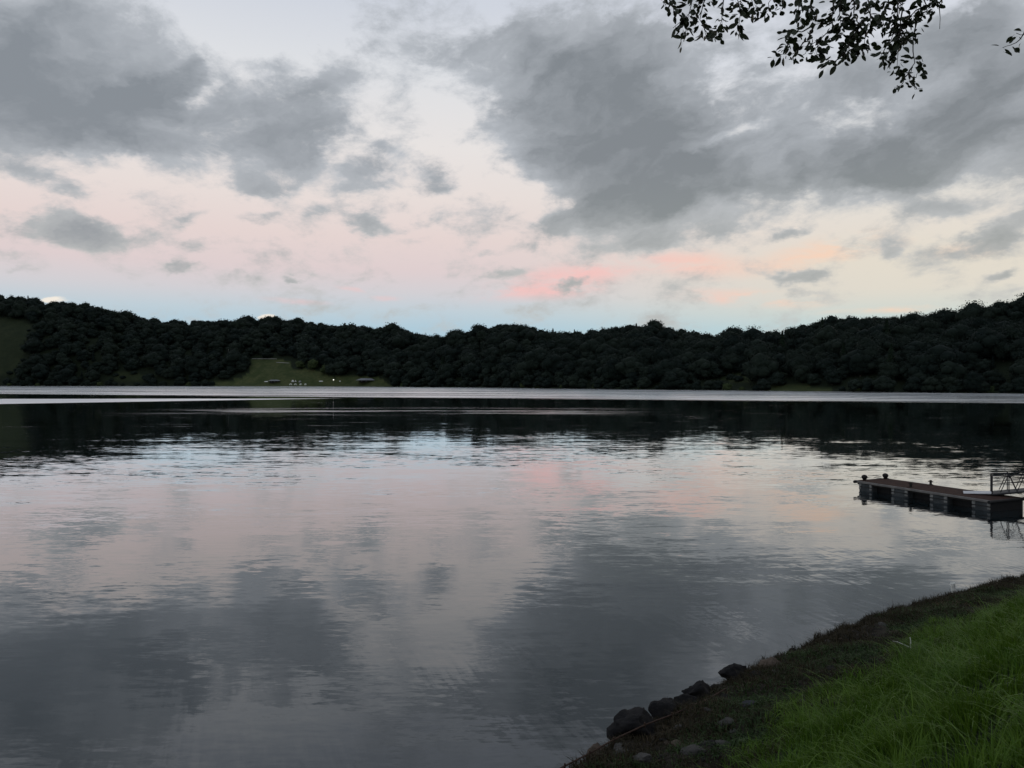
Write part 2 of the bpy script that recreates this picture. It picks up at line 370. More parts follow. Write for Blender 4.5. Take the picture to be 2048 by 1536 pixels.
    out = t.new('ShaderNodeOutputMaterial'); t.l.new(mx.outputs[0], out.inputs[0]); return m
Vw = [(0, 0, 0)]; n = 96
for k in range(n):
    a = 2*math.pi*k/n; Vw.append((3000*math.cos(a), 3000*math.sin(a), 0))
lake = link('lake', npmesh('lake', Vw, [(0, 1+k, 1+(k+1) % n) for k in range(n)], lake_material())); tag(lake, kind='structure')

# ------------------------------------------------------------------ far hills (terrain under the forest)
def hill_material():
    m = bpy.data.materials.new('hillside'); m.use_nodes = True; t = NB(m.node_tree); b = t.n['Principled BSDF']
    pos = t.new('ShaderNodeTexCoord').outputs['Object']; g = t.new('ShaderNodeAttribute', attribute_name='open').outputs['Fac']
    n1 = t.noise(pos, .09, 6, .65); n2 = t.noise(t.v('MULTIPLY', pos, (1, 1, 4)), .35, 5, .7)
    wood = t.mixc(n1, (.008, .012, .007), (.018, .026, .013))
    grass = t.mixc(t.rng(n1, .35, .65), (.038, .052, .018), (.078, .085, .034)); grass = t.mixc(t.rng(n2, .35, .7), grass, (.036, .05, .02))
    t.put(b.inputs['Base Color'], t.mixc(g, wood, grass)); b.inputs['Roughness'].default_value = .95; b.inputs['Specular IOR Level'].default_value = .1
    bp = t.new('ShaderNodeBump'); bp.inputs['Strength'].default_value = .8; bp.inputs['Distance'].default_value = 1.2
    t.put(bp.inputs['Height'], n2); t.l.new(bp.outputs[0], b.inputs['Normal']); return m
azs = np.radians(np.concatenate([np.arange(-58, -37, 1.0), np.arange(-37, 38, .12), np.arange(38, 63, 1.0)]))
us = np.concatenate([[-30, -8, -2, 0, 2, 4, 6, 9, 13], np.arange(17, 300, 5.0), [330, 400, 550, 800, 1200]])
AZ, U = np.meshgrid(azs, us, indexing='ij'); R = shore_d(AZ)+U + np.where(U > -20, 1, 0)*(1.2*np.sin(AZ*210)+.8*np.sin(AZ*517))*np.clip(1-np.abs(U)/20, 0, 1)
Zt = far_z(AZ, R); Xt, Yt = R*np.sin(AZ), R*np.cos(AZ)
ppx, ppy = project(Xt, Yt, Zt)
opn = np.zeros(ppx.shape)
for pl, k in ((CAMP, 1.0), (SLOPE, .2), (MEADOW, .8), (SCRUB, .3), (GLADE, .42)): opn = np.maximum(opn, inside(ppx, ppy, pl)*k)
ni, nj = AZ.shape; idx = np.arange(ni*nj).reshape(ni, nj)
Fq = np.stack([idx[:-1, :-1], idx[1:, :-1], idx[1:, 1:], idx[:-1, 1:]], -1).reshape(-1, 4)[:, ::-1]
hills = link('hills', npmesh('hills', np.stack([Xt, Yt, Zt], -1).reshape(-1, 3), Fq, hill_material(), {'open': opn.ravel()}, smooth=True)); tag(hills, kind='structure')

# ------------------------------------------------------------------ far forest
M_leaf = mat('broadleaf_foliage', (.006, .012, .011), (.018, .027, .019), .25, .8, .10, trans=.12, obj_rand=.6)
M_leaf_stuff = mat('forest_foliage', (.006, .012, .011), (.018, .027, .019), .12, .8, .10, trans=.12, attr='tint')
M_leaf_light = mat('light_foliage', (.028, .044, .018), (.055, .072, .03), .25, .9, .1, trans=.12)
M_conif = mat('conifer_foliage', (.007, .014, .009), (.014, .024, .013), .4, .9, .1)
M_bark = mat('bark', (.05, .042, .034), (.09, .08, .07), 3, .95, .1, bump=.4)
ICO = None
def ico():
    global ICO
    if ICO is None:
        b = bmesh.new(); bmesh.ops.create_icosphere(b, subdivisions=1, radius=1); b.verts.ensure_lookup_table()
        ICO = (np.array([v.co[:] for v in b.verts]), np.array([[v.index for v in f.verts] for f in b.faces])); b.free()
    return ICO
def crown(seed, rad, hgt, base, nquad, qs, conifer=False):
    """leaf-clump quads over several lobes, plus a rough inner mass; unit: metres, trunk foot at origin"""
    g = np.random.default_rng(seed); cz = base+hgt*.45
    if conifer:
        t = g.random(nquad)**.8; z = base+t*hgt; rr = rad*(1-t)**.9*(.55+.5*g.random(nquad))+.1; a = g.random(nquad)*6.283
        P_ = np.stack([rr*np.cos(a), rr*np.sin(a), z-rr*.25], -1); nrm = np.stack([np.cos(a), np.sin(a), .7+0*a], -1)
        cores = [(np.array([0, 0, base+hgt*k]), np.array([rad*(1-k)*.55+.1, rad*(1-k)*.55+.1, hgt*.2])) for k in (.12, .35, .6, .82)]
    else:
        nl = 13; lob = []
        for i in range(nl):
            a = i*2.399+g.random()*.7; zz = g.uniform(-.75, 1.0); ring = math.sqrt(max(0, 1-max(zz, 0)**2))*g.uniform(.35, .66)
            lob.append((rad*ring*math.cos(a), rad*ring*math.sin(a), cz+zz*hgt*.36, rad*g.uniform(.36, .54)))
        lob.append((0, 0, cz+hgt*.2, rad*.72)); lob.append((0, 0, cz-hgt*.12, rad*.8)); lob = np.array(lob)
        w = lob[:, 3]**2; ch = g.choice(len(lob), nquad, p=w/w.sum())
        d = g.normal(size=(nquad, 3)); d[:, 2] = d[:, 2]*.9+.35; d /= np.linalg.norm(d, axis=1)[:, None]
        P_ = lob[ch, :3]+d*lob[ch, 3:]*g.uniform(.80, 1.16, (nquad, 1))*np.array([1, 1, .8]); nrm = d
        cores = [(l[:3], np.array([l[3]*.86, l[3]*.86, l[3]*.68])) for l in lob]
    nrm = nrm+g.normal(size=nrm.shape)*.45; nrm /= np.linalg.norm(nrm, axis=1)[:, None]
    t1 = np.cross(nrm, g.normal(size=nrm.shape)); t1 /= np.linalg.norm(t1, axis=1)[:, None]; t2 = np.cross(nrm, t1)
    s1 = (qs*g.uniform(.6, 1.35, nquad))[:, None]; s2 = (qs*g.uniform(.45, 1.0, nquad))[:, None]
    Vq = np.stack([P_-t1*s1, P_-t2*s2*.8, P_+t1*s1, P_+t2*s2], 1).reshape(-1, 3)
    Fq = np.arange(nquad*4).reshape(-1, 4); Ft = np.concatenate([Fq[:, [0, 1, 2]], Fq[:, [0, 2, 3]]])
    iv, jf = ico(); Vs, Fs, off = [Vq], [Ft], len(Vq)
    for c, sc in cores:
        Vs.append(c+iv*sc*g.uniform(.85, 1.1, (len(iv), 1))); Fs.append(jf+off); off += len(iv)
    return np.concatenate(Vs), np.concatenate(Fs)
def trunk_mesh(h, r, mt):
    b = bmesh.new(); tube(b, [(0,0,-1.0), (.05,.0,h*.3), (-.1,.1,h*.65), (0,0,h)], [r*1.25, r, r*.7, r*.3], 6)
    for k in range(4):
        a = k*1.7; tube(b, [(0,0,h*(.45+.08*k)), (1.2*math.cos(a),1.2*math.sin(a),h*(.6+.08*k)), (2.4*math.cos(a),2.4*math.sin(a),h*(.72+.07*k))], [r*.5, r*.35, r*.15], 4)
    return bm_mesh('trunk', b, mt)
# candidate positions
pts = []
for u in np.arange(3, 300, 8.2):
    for a0 in np.arange(math.radians(-41), math.radians(43), 9.6/650):
        pts.append((a0, u))
pts = np.array(pts); dsh = shore_d(pts[:, 0]); keep = rng.random(len(pts)) < np.clip(dsh/620, .72, 1)
pts = pts[keep]
pts[:, 0] += rng.uniform(-.0075, .0075, len(pts)); pts[:, 1] += rng.uniform(-4, 4, len(pts)); pts[:, 1] = np.maximum(pts[:, 1], 2.5)
dsh = shore_d(pts[:, 0]); wid = ridge_w(pts[:, 0]); ok = pts[:, 1] < wid+22; pts, dsh, wid = pts[ok], dsh[ok], wid[ok]
r_ = dsh+pts[:, 1]; tx, ty = r_*np.sin(pts[:, 0]), r_*np.cos(pts[:, 0]); tz = far_z(pts[:, 0], r_)
tsc = np.clip(rng.lognormal(-.12, .26, len(pts)), .5, 1.5); tsc *= np.where(pts[:, 1] < 14, .62, 1.0)
ridge_t = pts[:, 1] > wid-10
tsc = np.where(pts[:, 1] > wid-60, np.minimum(tsc, .98), tsc)
tsc = np.where(ridge_t, rng.uniform(.68, .98, len(pts)), tsc)
px_, pyb = project(tx, ty, tz); _, pyt = project(tx, ty, tz+13*tsc); hw = 5*tsc*F/ty
bad = np.zeros(len(pts), bool)
for pl in (CAMP, SLOPE, MEADOW, SCRUB, GLADE):
    for fx in ((-.8, 0, .8) if pl is CAMP else (-.25, .25)):
        for fy in (0.0, .25, .5, .75, .95): bad |= inside(px_+fx*hw, pyb+(pyt-pyb)*fy, pl)
sel = ~bad
tx, ty, tz, tsc, px_, ridge_t = tx[sel], ty[sel], tz[sel], tsc[sel], px_[sel], ridge_t[sel]
trot = rng.uniform(0, 6.283, len(tx))
conif = (rng.random(len(tx)) < np.where(ridge_t & (((px_ > 1060) & (px_ < 1340)) | ((px_ > 1730) & (px_ < 1960))), .75, .035))
size = 13*tsc/ty*(1-.0*conif); size[(px_ < -30) | (px_ > 2078)] = 0
order = np.argsort(-size); single = np.zeros(len(tx), bool); single[order[:262]] = True
ci = np.where(conif & ridge_t & (px_ > -20) & (px_ < 2070))[0][:36]; single[ci] = True
bprot, cprot = [], []
for k in range(6):
    V_, F_ = crown(100+k, 7.6+.6*(k % 3), 12.5, .8, 1300, .45); bprot.append(npmesh('crown', V_, F_, M_leaf))
for k in range(2):
    V_, F_ = crown(200+k, 3.5, 13, 1.2, 340, .5, True); cprot.append(npmesh('crown', V_, F_, M_conif))
tr_b = trunk_mesh(9.5, .32, M_bark); tr_c = trunk_mesh(10.5, .22, M_bark)
def put_tree(name, loc, rz, sc, cm, tm, label, group, cat='tree'):
    k = .88+.2*((loc[0]*7.3) % 1); t = empty(name, loc, rz); t.scale = (sc, sc, sc*k); tag(t, label, cat, group)
    link('trunk', tm, t); link('crown', cm, t); return t
zones = [(90, 'by the dim open slope of the highest hill'), (480, 'between the open slope and the camp meadow'), (800, 'around and above the camp meadow'), (1120, 'between the camp shelter and the central knoll'),
         (1440, 'between the central knoll and the dim glade'), (1670, 'above the narrow shore meadow'), (1860, 'just past the narrow shore meadow'), (9999, 'on the hill end behind the floating dock')]
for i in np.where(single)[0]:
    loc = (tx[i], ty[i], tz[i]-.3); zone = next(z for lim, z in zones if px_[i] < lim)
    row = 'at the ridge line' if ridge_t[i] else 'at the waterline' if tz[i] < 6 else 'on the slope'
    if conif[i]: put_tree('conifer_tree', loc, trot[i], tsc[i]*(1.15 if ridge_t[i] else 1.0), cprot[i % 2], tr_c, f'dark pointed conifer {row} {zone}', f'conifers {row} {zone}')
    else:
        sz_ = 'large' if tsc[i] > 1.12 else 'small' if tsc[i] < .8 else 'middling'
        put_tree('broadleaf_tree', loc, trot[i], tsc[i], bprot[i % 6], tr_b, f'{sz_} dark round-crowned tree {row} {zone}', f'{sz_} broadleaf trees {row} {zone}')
# the rest of the wood, one mass
lowb = [crown(300+k, 7.6+.6*(k % 3), 12.5, .4, 430, .72) for k in range(8)]; lowc = [crown(400+k, 3.5, 13, 1.2, 120, .75, True) for k in range(2)]
Vs, Fs, Ts, off = [], [], [], 0
for i in np.where(~single)[0]:
    V_, F_ = lowc[i % 2] if conif[i] else lowb[i % 8]
    c, s = math.cos(trot[i]), math.sin(trot[i]); k = tsc[i]
    V2 = np.stack([(V_[:, 0]*c-V_[:, 1]*s)*k+tx[i], (V_[:, 0]*s+V_[:, 1]*c)*k+ty[i], V_[:, 2]*k*(.86+.22*((tx[i]*7.3) % 1))+tz[i]-.3], -1)
    Vs.append(V2); Fs.append(F_+off); off += len(V2); Ts.append(np.full(len(V2), rng.random() if not conif[i] else 0))
print('trees', len(tx), 'single', single.sum())
forest = link('forest', npmesh('forest', np.concatenate(Vs), np.concatenate(Fs), M_leaf_stuff, {'tint': np.concatenate(Ts)})); tag(forest, 'dense dark broadleaf forest covering the hills across the lake', 'forest', kind='stuff')
# low bushes along the far shoreline
bush_m = [npmesh('foliage', *crown(500+k, 3.0, 3.4, -.4, 220, .42), M_leaf_light if k == 2 else M_leaf) for k in range(3)]
# spreading lighter trees over the camp clearing
for q, (px, py, sc, lb) in enumerate([(600,738,.62,'pale green tree at the uphill corner of the camp clearing'), (626,741,.78,'broad pale green tree spreading above the terraced camp meadow'), (652,748,.66,'pale green tree leaning over the right end of the camp meadow')]):
    x, y, z = far_hit(px, py); put_tree('broadleaf_tree', (x, y, z-.3), q*2.0, sc*1.15, npmesh('crown', *crown(600+q, 8.0, 9.0, 3.0, 620, .6), M_leaf_light), tr_b, lb, None)

# ------------------------------------------------------------------ campsite across the lake
M_white = mat('white_cloth', (.78, .78, .74), (.68, .69, .66), 2, .8)
M_pale = mat('pale_tent_cloth', (.50, .52, .44), (.40, .43, .36), 2, .8)
M_roof = mat('grey_roof', (.20, .21, .22), (.13, .14, .15), .6, .7, bump=.2)
M_dark = mat('dark_timber', (.012, .011, .010), (.024, .021, .018), 2, .85)
M_conc = mat('pale_concrete', (.42, .42, .40), (.30, .30, .29), 1.2, .9, bump=.3)
M_steel = mat('grey_steel', (.20, .20, .20), (.13, .13, .13), 5, .5, .5, metal=.6)
def ridge_tent(w, l, h, mt, name_loc, rz, label, group):
    t = empty('ridge_tent', name_loc, rz); tag(t, label, 'tent', group)
    b = bmesh.new(); v = [b.verts.new(p) for p in ((-w/2,-l/2,0), (0,-l/2,h), (w/2,-l/2,0), (-w/2,l/2,0), (0,l/2,h), (w/2,l/2,0))]
    b.faces.new((v[0], v[3], v[4], v[1])); b.faces.new((v[1], v[4], v[5], v[2])); b.faces.new((v[3], v[5], v[4])); b.faces.new((v[0], v[1], v[2]))
    link('canvas', bm_mesh('canvas', b, mt), t)
    b = bmesh.new(); v = [b.verts.new(p) for p in ((-w*.18,-l/2-.02,0), (0,-l/2-.02,h*.7), (w*.18,-l/2-.02,0))]; b.faces.new(v); link('door_flap', bm_mesh('door_flap', b, M_dark), t)
    b = bmesh.new(); tube(b, [(0,-l/2,h-.03), (0,-l/2,h+.15)], .03, 5); link('pole', bm_mesh('pole', b, M_steel), t)
for px in (585.5, 591):
    x, y, z = far_hit(px, 764.5); ridge_tent(2.0, 2.6, 2.1, M_white, (x, y, z), .3*(px-588)/3, 'white pointed ridge tent, one of a pair on the far campsite lawn', 'pair of white ridge tents')
def dome_tent(x, y, z, rz, label, group, mt):
    t = empty('dome_tent', (x, y, z), rz); tag(t, label, 'tent', group)
    b = bmesh.new(); n1, n2 = 10, 5; rings = []
    for j in range(n2):
        ph = j/n2*math.pi/2; rings.append([b.verts.new((1.6*math.cos(ph)*math.cos(2*math.pi*k/n1)*(1.06 if k % 2 else .96), 1.3*math.cos(ph)*math.sin(2*math.pi*k/n1), 1.75*math.sin(ph))) for k in range(n1)])
    top = b.verts.new((0, 0, 1.78))
    for r0, r1 in zip(rings, rings[1:]):
        for k in range(n1): b.faces.new((r0[k], r0[(k+1) % n1], r1[(k+1) % n1], r1[k]))
    for k in range(n1): b.faces.new((rings[-1][k], rings[-1][(k+1) % n1], top))
    link('canvas', bm_mesh('canvas', b, mt, True), t)
    b = bmesh.new(); v = [b.verts.new(p) for p in ((-.4,-1.34,.02), (.4,-1.34,.02), (.25,-1.1,1.0), (-.25,-1.1,1.0))]; b.faces.new(v); link('door_flap', bm_mesh('door_flap', b, M_dark), t)
    b = bmesh.new(); tube(b, [(-1.66,0,0), (-1.2,0,1.22), (0,0,1.83), (1.2,0,1.22), (1.66,0,0)], .025, 4); link('pole', bm_mesh('pole', b, M_steel), t)
for k, px in enumerate((581.5, 591, 601.5, 611)):
    x, y, z = far_hit(px, 770.2); dome_tent(x, y, z, k*.5, 'pale dome tent in the row along the far lake edge', 'pale dome tents by the far water', M_pale)
x, y, z = far_hit(600, 765); dome_tent(x, y, z, 1.0, 'lone small grey dome tent beside the pair of white ridge tents', None, mat('grey_tent_cloth', (.3, .31, .3), None, 2, .8))
def gable(name, px, py, w, l, eh, rh, label, over, mtr, open_=True):
    x, y, z = far_hit(px, py); t = empty(name, (x, y, z), math.atan2(-x, y)*.5); tag(t, label, 'building')
    b = bmesh.new(); W2, L2 = w/2+over, l/2+over
    ys = (-L2, L2); vs = []
    th = .18
    P_ = [(-W2,-L2,eh), (W2,-L2,eh), (W2,L2,eh), (-W2,L2,eh), (-W2*.55,0,rh), (W2*.55,0,rh)]
    a = [b.verts.new(p) for p in P_]; c = [b.verts.new((p[0], p[1], p[2]-th)) for p in P_]
    for f in ((0,1,5,4), (2,3,4,5), (1,2,5), (3,0,4)): b.faces.new([a[i] for i in f]); b.faces.new([c[i] for i in f[::-1]])
    for i, j in ((0,1), (1,2), (2,3), (3,0)): b.faces.new((a[i], c[i], c[j], a[j]))
    link('roof', bm_mesh('roof', b, mtr), t)
    for sx in (-1, -.33, .33, 1):
        for sy in (-1, 1):
            b = bmesh.new(); bx(b, (sx*w/2, sy*l/2, eh/2-.4), (.2, .2, eh+.7)); link('post', bm_mesh('post', b, M_dark), t)
    b = bmesh.new(); bx(b, (0, l*.28, eh/2-.2), (w*.9, l*.3, eh*.95)); wl = link('wall', bm_mesh('wall', b, M_dark), t)
    for sx in (-.3, 0, .3):
        b = bmesh.new(); bx(b, (sx*w, l*.28-l*.15-.02, eh*.55), (.9, .03, .8)); link('window', bm_mesh('window', b, M_steel), wl)
    return t
gable('camp_hut', 549, 766, 11, 5, 2.2, 3.3, 'long low dark hut with a grey roof at the meadow foot', .5, M_roof)
gable('shelter', 732, 765, 15, 8, 2.3, 4.2, 'open shelter with a wide shallow grey roof beside the wood', 1.8, M_roof)
def boat(px, py, rz, label, L=4.2):
    x, y, z = far_hit(px, py); t = empty('rowing_boat', (x, y, z), rz); tag(t, label, 'boat')
    b = bmesh.new(); rows = []
    for i in range(9):
        s = -1+i/4; w = .75*math.sqrt(max(0, 1-abs(s)**2.6))+.03; rows.append([b.verts.new((s*L/2, -w, 0.05)), b.verts.new((s*L/2, -w*.75, .5)), b.verts.new((s*L/2, 0, .75-.2*abs(s))), b.verts.new((s*L/2, w*.75, .5)), b.verts.new((s*L/2, w, .05))])
    for r0, r1 in zip(rows, rows[1:]):
        for k in range(4): b.faces.new((r0[k], r1[k], r1[k+1], r0[k+1]))
    link('hull', bm_mesh('hull', b, M_white, True), t)
    b = bmesh.new(); tube(b, [(-L/2,0,.58), (0,0,.8), (L/2,0,.58)], .04, 4); link('keel', bm_mesh('keel', b, M_white), t)
boat(533, 763.8, .5, 'white upturned rowing boat lying by the long low hut')
boat(642, 763.5, -.1, 'pale upturned boat on the lawn between tents and lamp')
boat(724.5, 764, 0, 'white upturned boat under the edge of the open shelter', 2.6)
# lit lamp post
x, y, z = far_hit(667, 767); t = empty('lamp_post', (x, y, z)); tag(t, 'lit white lamp on a post at the far campsite', 'lamp')
b = bmesh.new(); tube(b, [(0,0,-.3), (0,0,3.2)], [.08, .05], 6); link('post', bm_mesh('post', b, M_steel), t)
b = bmesh.new(); lathe(b, [(.12,3.2), (.42,3.35), (.5,3.7), (.36,4.0), (.1,4.12)], 10); link('lamp_globe', bm_mesh('lamp_globe', b, mat('lit_globe', (.9, .9, .85), None, 2, .5, emit=((1, .96, .86), 2.2)), True), t)
# white sign beside the lamp
x, y, z = far_hit(680, 765); t = empty('notice_board', (x, y, z)); tag(t, 'small white notice board on two posts near the lit lamp', 'sign')
b = bmesh.new(); bx(b, (0, 0, 1.4), (1.3, .06, .8)); link('panel', bm_mesh('panel', b, M_white), t)
for sx in (-.5, .5):
    b = bmesh.new(); bx(b, (sx, .06, .6), (.08, .05, 1.9)); link('post', bm_mesh('post', b, M_dark), t)
# pale utility pole among the trees, and guard rails of the road over the meadow
x, y, z = far_hit(457, 716); t = empty('utility_pole', (x, y, z)); tag(t, 'thin pale utility pole in front of the dark trees', 'pole')
b = bmesh.new(); tube(b, [(0,0,-1), (0,0,11.5)], [.2, .13], 8); link('shaft', bm_mesh('shaft', b, M_conc), t)
b = bmesh.new(); bx(b, (0, 0, 10.8), (1.5, .1, .12)); link('cross_arm', bm_mesh('cross_arm', b, M_steel), t)
for (pa, pb, lb) in (((504,718.5), (553,719), 'long pale guard rail on the terrace above the camp meadow'), ((553,726), (578,727), 'shorter pale guard rail one terrace down beside the pale trees')):
    p0 = Vector(far_hit(*pa)); p1 = Vector(far_hit(*pb)); t = empty('guard_rail', p0); tag(t, lb, 'guard rail'); dv = p1-p0
    b = bmesh.new()
    for h in (.55,): tube(b, [Vector((0,0,h)), dv*.5+Vector((0,0,h)), dv+Vector((0,0,h))], .22, 5)
    link('beam', bm_mesh('beam', b, M_conc), t)
    nP = 8
    for k in range(nP):
        q = dv*(k/(nP-1)); b = bmesh.new(); bx(b, (q.x, q.y+.2, q.z+.1), (.14, .14, 1.4)); link('post', bm_mesh('post', b, M_conc), t)
# marker pole standing in the lake
gx, gy, gz = G(666.5, 818); t = empty('marker_pole', (gx, gy, 0)); tag(t, 'thin pale marker pole standing in the open water', 'pole')
b = bmesh.new(); tube(b, [(0,0,-2), (0,0,1.45)], .035, 6); link('shaft', bm_mesh('shaft', b, M_steel), t)
b = bmesh.new(); lathe(b, [(.05,1.42), (.09,1.5), (.09,1.6), (.03,1.66)], 8); link('cap', bm_mesh('cap', b, M_conc), t)
# bushes along the far shore
k = 0
for px in np.concatenate([np.arange(15, 420, 21), np.arange(800, 1530, 30), np.arange(1680, 2048, 33)]):
    px = px+rng.uniform(-8, 8); azv = math.atan((px-1024)/F); r = float(shore_d(azv))+rng.uniform(2.5, 6); sc = rng.uniform(.7, 1.3)
    lt = rng.random() < .3; o = link('shore_bush', None); o.location = (r*math.sin(azv), r*math.cos(azv), float(far_z(azv, r))-.2); o.scale = (sc,)*3; o.rotation_euler = (0, 0, k*1.3)
    tag(o, 'light olive bush at the foot of the wooded far shore' if lt else 'dark low bush hanging over the wooded far waterline', 'bush', 'light bushes along the far shore' if lt else 'dark bushes along the far shore')
    link('foliage', bush_m[2 if lt else k % 2], o); k += 1

for px, py in [(66,646),(58,662),(62,684),(50,704),(46,722),(34,742),(20,748),(232,752),(246,757),(268,748),(290,757),(305,762),(222,762),(1446,752),(1462,758),(1492,750),(1508,760),(1476,762),(1525,764)]:
    x, y, z = far_hit(px, py); o = empty('slope_bush', (x, y, z-.3), px*.7); sc = rng.uniform(.7, 1.3); o.scale = (sc,)*3
    lb = 'bush on the dim open slope of the high hill' if px < 100 else 'bush in the small scrub gap low on the wooded slope' if px < 400 else 'bush in the dim glade at the foot of the wood'
    tag(o, lb, 'bush', lb.replace('bush', 'bushes')); link('foliage', bush_m[px % 2], o)
# ------------------------------------------------------------------ near bank
def bank_material():
    m = bpy.data.materials.new('bank_soil'); m.use_nodes = True; t = NB(m.node_tree); b = t.n['Principled BSDF']
    pos = t.new('ShaderNodeTexCoord').outputs['Object']
    n1 = t.noise(pos, 1.1, 6, .6); n2 = t.noise(pos, 9, 6, .7); g = t.new('ShaderNodeAttribute', attribute_name='turf').outputs['Fac']
    c = t.mixc(t.rng(n2, .35, .65), (.009, .008, .006), (.028, .022, .016)); c = t.mixc(t.rng(n1, .54, .72), c, (.050, .038, .025))
    c = t.mixc(g, c, (.012, .02, .007))
    t.put(b.inputs['Base Color'], c); b.inputs['Roughness'].default_value = .95; b.inputs['Specular IOR Level'].default_value = .15
    bp = t.new('ShaderNodeBump'); bp.inputs['Strength'].default_value = 1; bp.inputs['Distance'].default_value = .04
    t.put(bp.inputs['Height'], t.noise(pos, 14, 8, .7)); t.l.new(bp.outputs[0], b.inputs['Normal']); return m
aa = np.concatenate([[-300, -150, -60, -30], np.arange(-20, 50, .16), [52, 58, 70, 100, 150, 260]])
ss = np.concatenate([[-3, -1.2, -.5, -.3, -.2, -.12, -.05, .05], np.arange(.15, 9.6, .16), [10, 11, 13, 16, 22, 35, 60, 120, 300]])
AA, SS = np.meshgrid(aa, ss, indexing='ij'); XX, YY = bank_xy(AA, SS); ZZ = bank_z(AA, SS)
lump = .035*np.sin(AA*9.1+np.sin(SS*7)*2)*np.cos(SS*8.3+np.sin(AA*3.1)*2)+.02*np.sin(AA*21+SS*17)*np.sin(SS*23-AA*13)
ZZ = ZZ+lump*((SS > .05) & (SS < 3.2)); ni, nj = AA.shape; idx = np.arange(ni*nj).reshape(ni, nj)
Fq = np.stack([idx[:-1, :-1], idx[1:, :-1], idx[1:, 1:], idx[:-1, 1:]], -1).reshape(-1, 4)[:, ::-1]
turf = np.clip((SS-2.1)/.6, 0, 1)
bank = link('bank', npmesh('bank', np.stack([XX, YY, ZZ], -1).reshape(-1, 3), Fq, bank_material(), {'turf': turf.ravel()}, smooth=True)); tag(bank, kind='structure')

# blades: vectorised curved strips
def blades(P_, h, w, lean, ang, twist, seg=3):
    n = len(P_); t = np.linspace(0, 1, seg+1)
    dirv = np.stack([np.cos(ang), np.sin(ang)], -1); side = np.stack([-np.sin(ang+twist), np.cos(ang+twist)], -1)
    V_ = []
    for k, tk in enumerate(t):
        out = lean*h*(.12*tk+.88*tk**2.6); up = h*(tk-.40*lean*tk**3)
        c = np.concatenate([P_[:, :2]+dirv*out[:, None], (P_[:, 2]+up)[:, None]], 1); wk = w*(1-tk**1.6)*.5
        if k < seg:
            V_.append(c-np.concatenate([side*wk[:, None], np.zeros((n, 1))], 1)); V_.append(c+np.concatenate([side*wk[:, None], np.zeros((n, 1))], 1))
        else: V_.append(c)
    m = 2*seg+1; V_ = np.stack(V_, 1).reshape(-1, 3); b = np.arange(n)[:, None]*m; Fs = []
    for k in range(seg-1):
        i = 2*k; Fs.append(b+np.array([[i, i+1, i+3]])); Fs.append(b+np.array([[i, i+3, i+2]]))
    i = 2*(seg-1); Fs.append(b+np.array([[i, i+1, i+2]]))
    return V_, np.concatenate(Fs), m
def cl_noise(a, s, f, ph=0): return .5+.25*(np.sin(a*f+ph+1.7*np.sin(s*f*.7))+np.sin(s*f*1.3-ph+1.3*np.sin(a*f*.6+2)))
def grass_edge(a): return 2.15+.28*np.sin(a*1.1+.6)+.18*np.sin(a*2.9)+np.interp(a, [0, 6, 14, 22], [.15, -.1, .1, -.35])
M_grass = mat('long_grass', (.030, .085, .004), (.115, .195, .022), 1.3, .5, .14, trans=.25, attr='tint')
N = 170000
ga = rng.uniform(-6, 30, N); ga = np.where(rng.random(N) < .55, rng.uniform(-1, 16, N), ga); gs = rng.uniform(1.9, 9.2, N)
cl = cl_noise(ga, gs, 3.1); ok = (gs > grass_edge(ga)+(rng.random(N)-.65)*.5) & (rng.random(N) < .35+.75*cl)
ga, gs, cl = ga[ok], gs[ok], cl[ok]; gx, gy = bank_xy(ga, gs); gz = bank_z(ga, gs)-.02
gd = np.hypot(gx, gy); ok = (gd > 2.6) & (gy > 1.0) & (np.abs(gx/gy) < 1.1); ga, gs, cl, gx, gy, gz = ga[ok], gs[ok], cl[ok], gx[ok], gy[ok], gz[ok]; n = len(gx)
hgt = (.18+.42*cl*rng.random(n)+.2*rng.random(n))*np.clip((gs-grass_edge(ga)+.5)/.9, .35, 1); tall = rng.random(n) < .06; hgt = np.where(tall, hgt*1.15+.04, hgt*.74); bw = np.where(tall, rng.uniform(.012, .022, n), rng.uniform(.006, .018, n))
V_, F_, m_ = blades(np.stack([gx, gy, gz], -1), hgt, bw, np.where(tall, rng.uniform(.7, 1.4, n), rng.uniform(.1, .9, n)), 3.4+3.0*np.sin(gx*3.1+1.7*np.sin(gy*2.3))*np.cos(gy*2.6)+rng.normal(0, .7, n), rng.uniform(-.6, .6, n), 4)
tint = np.clip(.35*cl_noise(ga, gs, 1.4, 2)+.75*rng.random(n)**1.3, 0, 1.25)
grass = link('long_grass', npmesh('long_grass', V_, F_, M_grass, {'tint': np.repeat(tint, m_)})); tag(grass, 'lush bright green long grass covering the near bank slope', 'grass', kind='stuff'); print('grass', n)
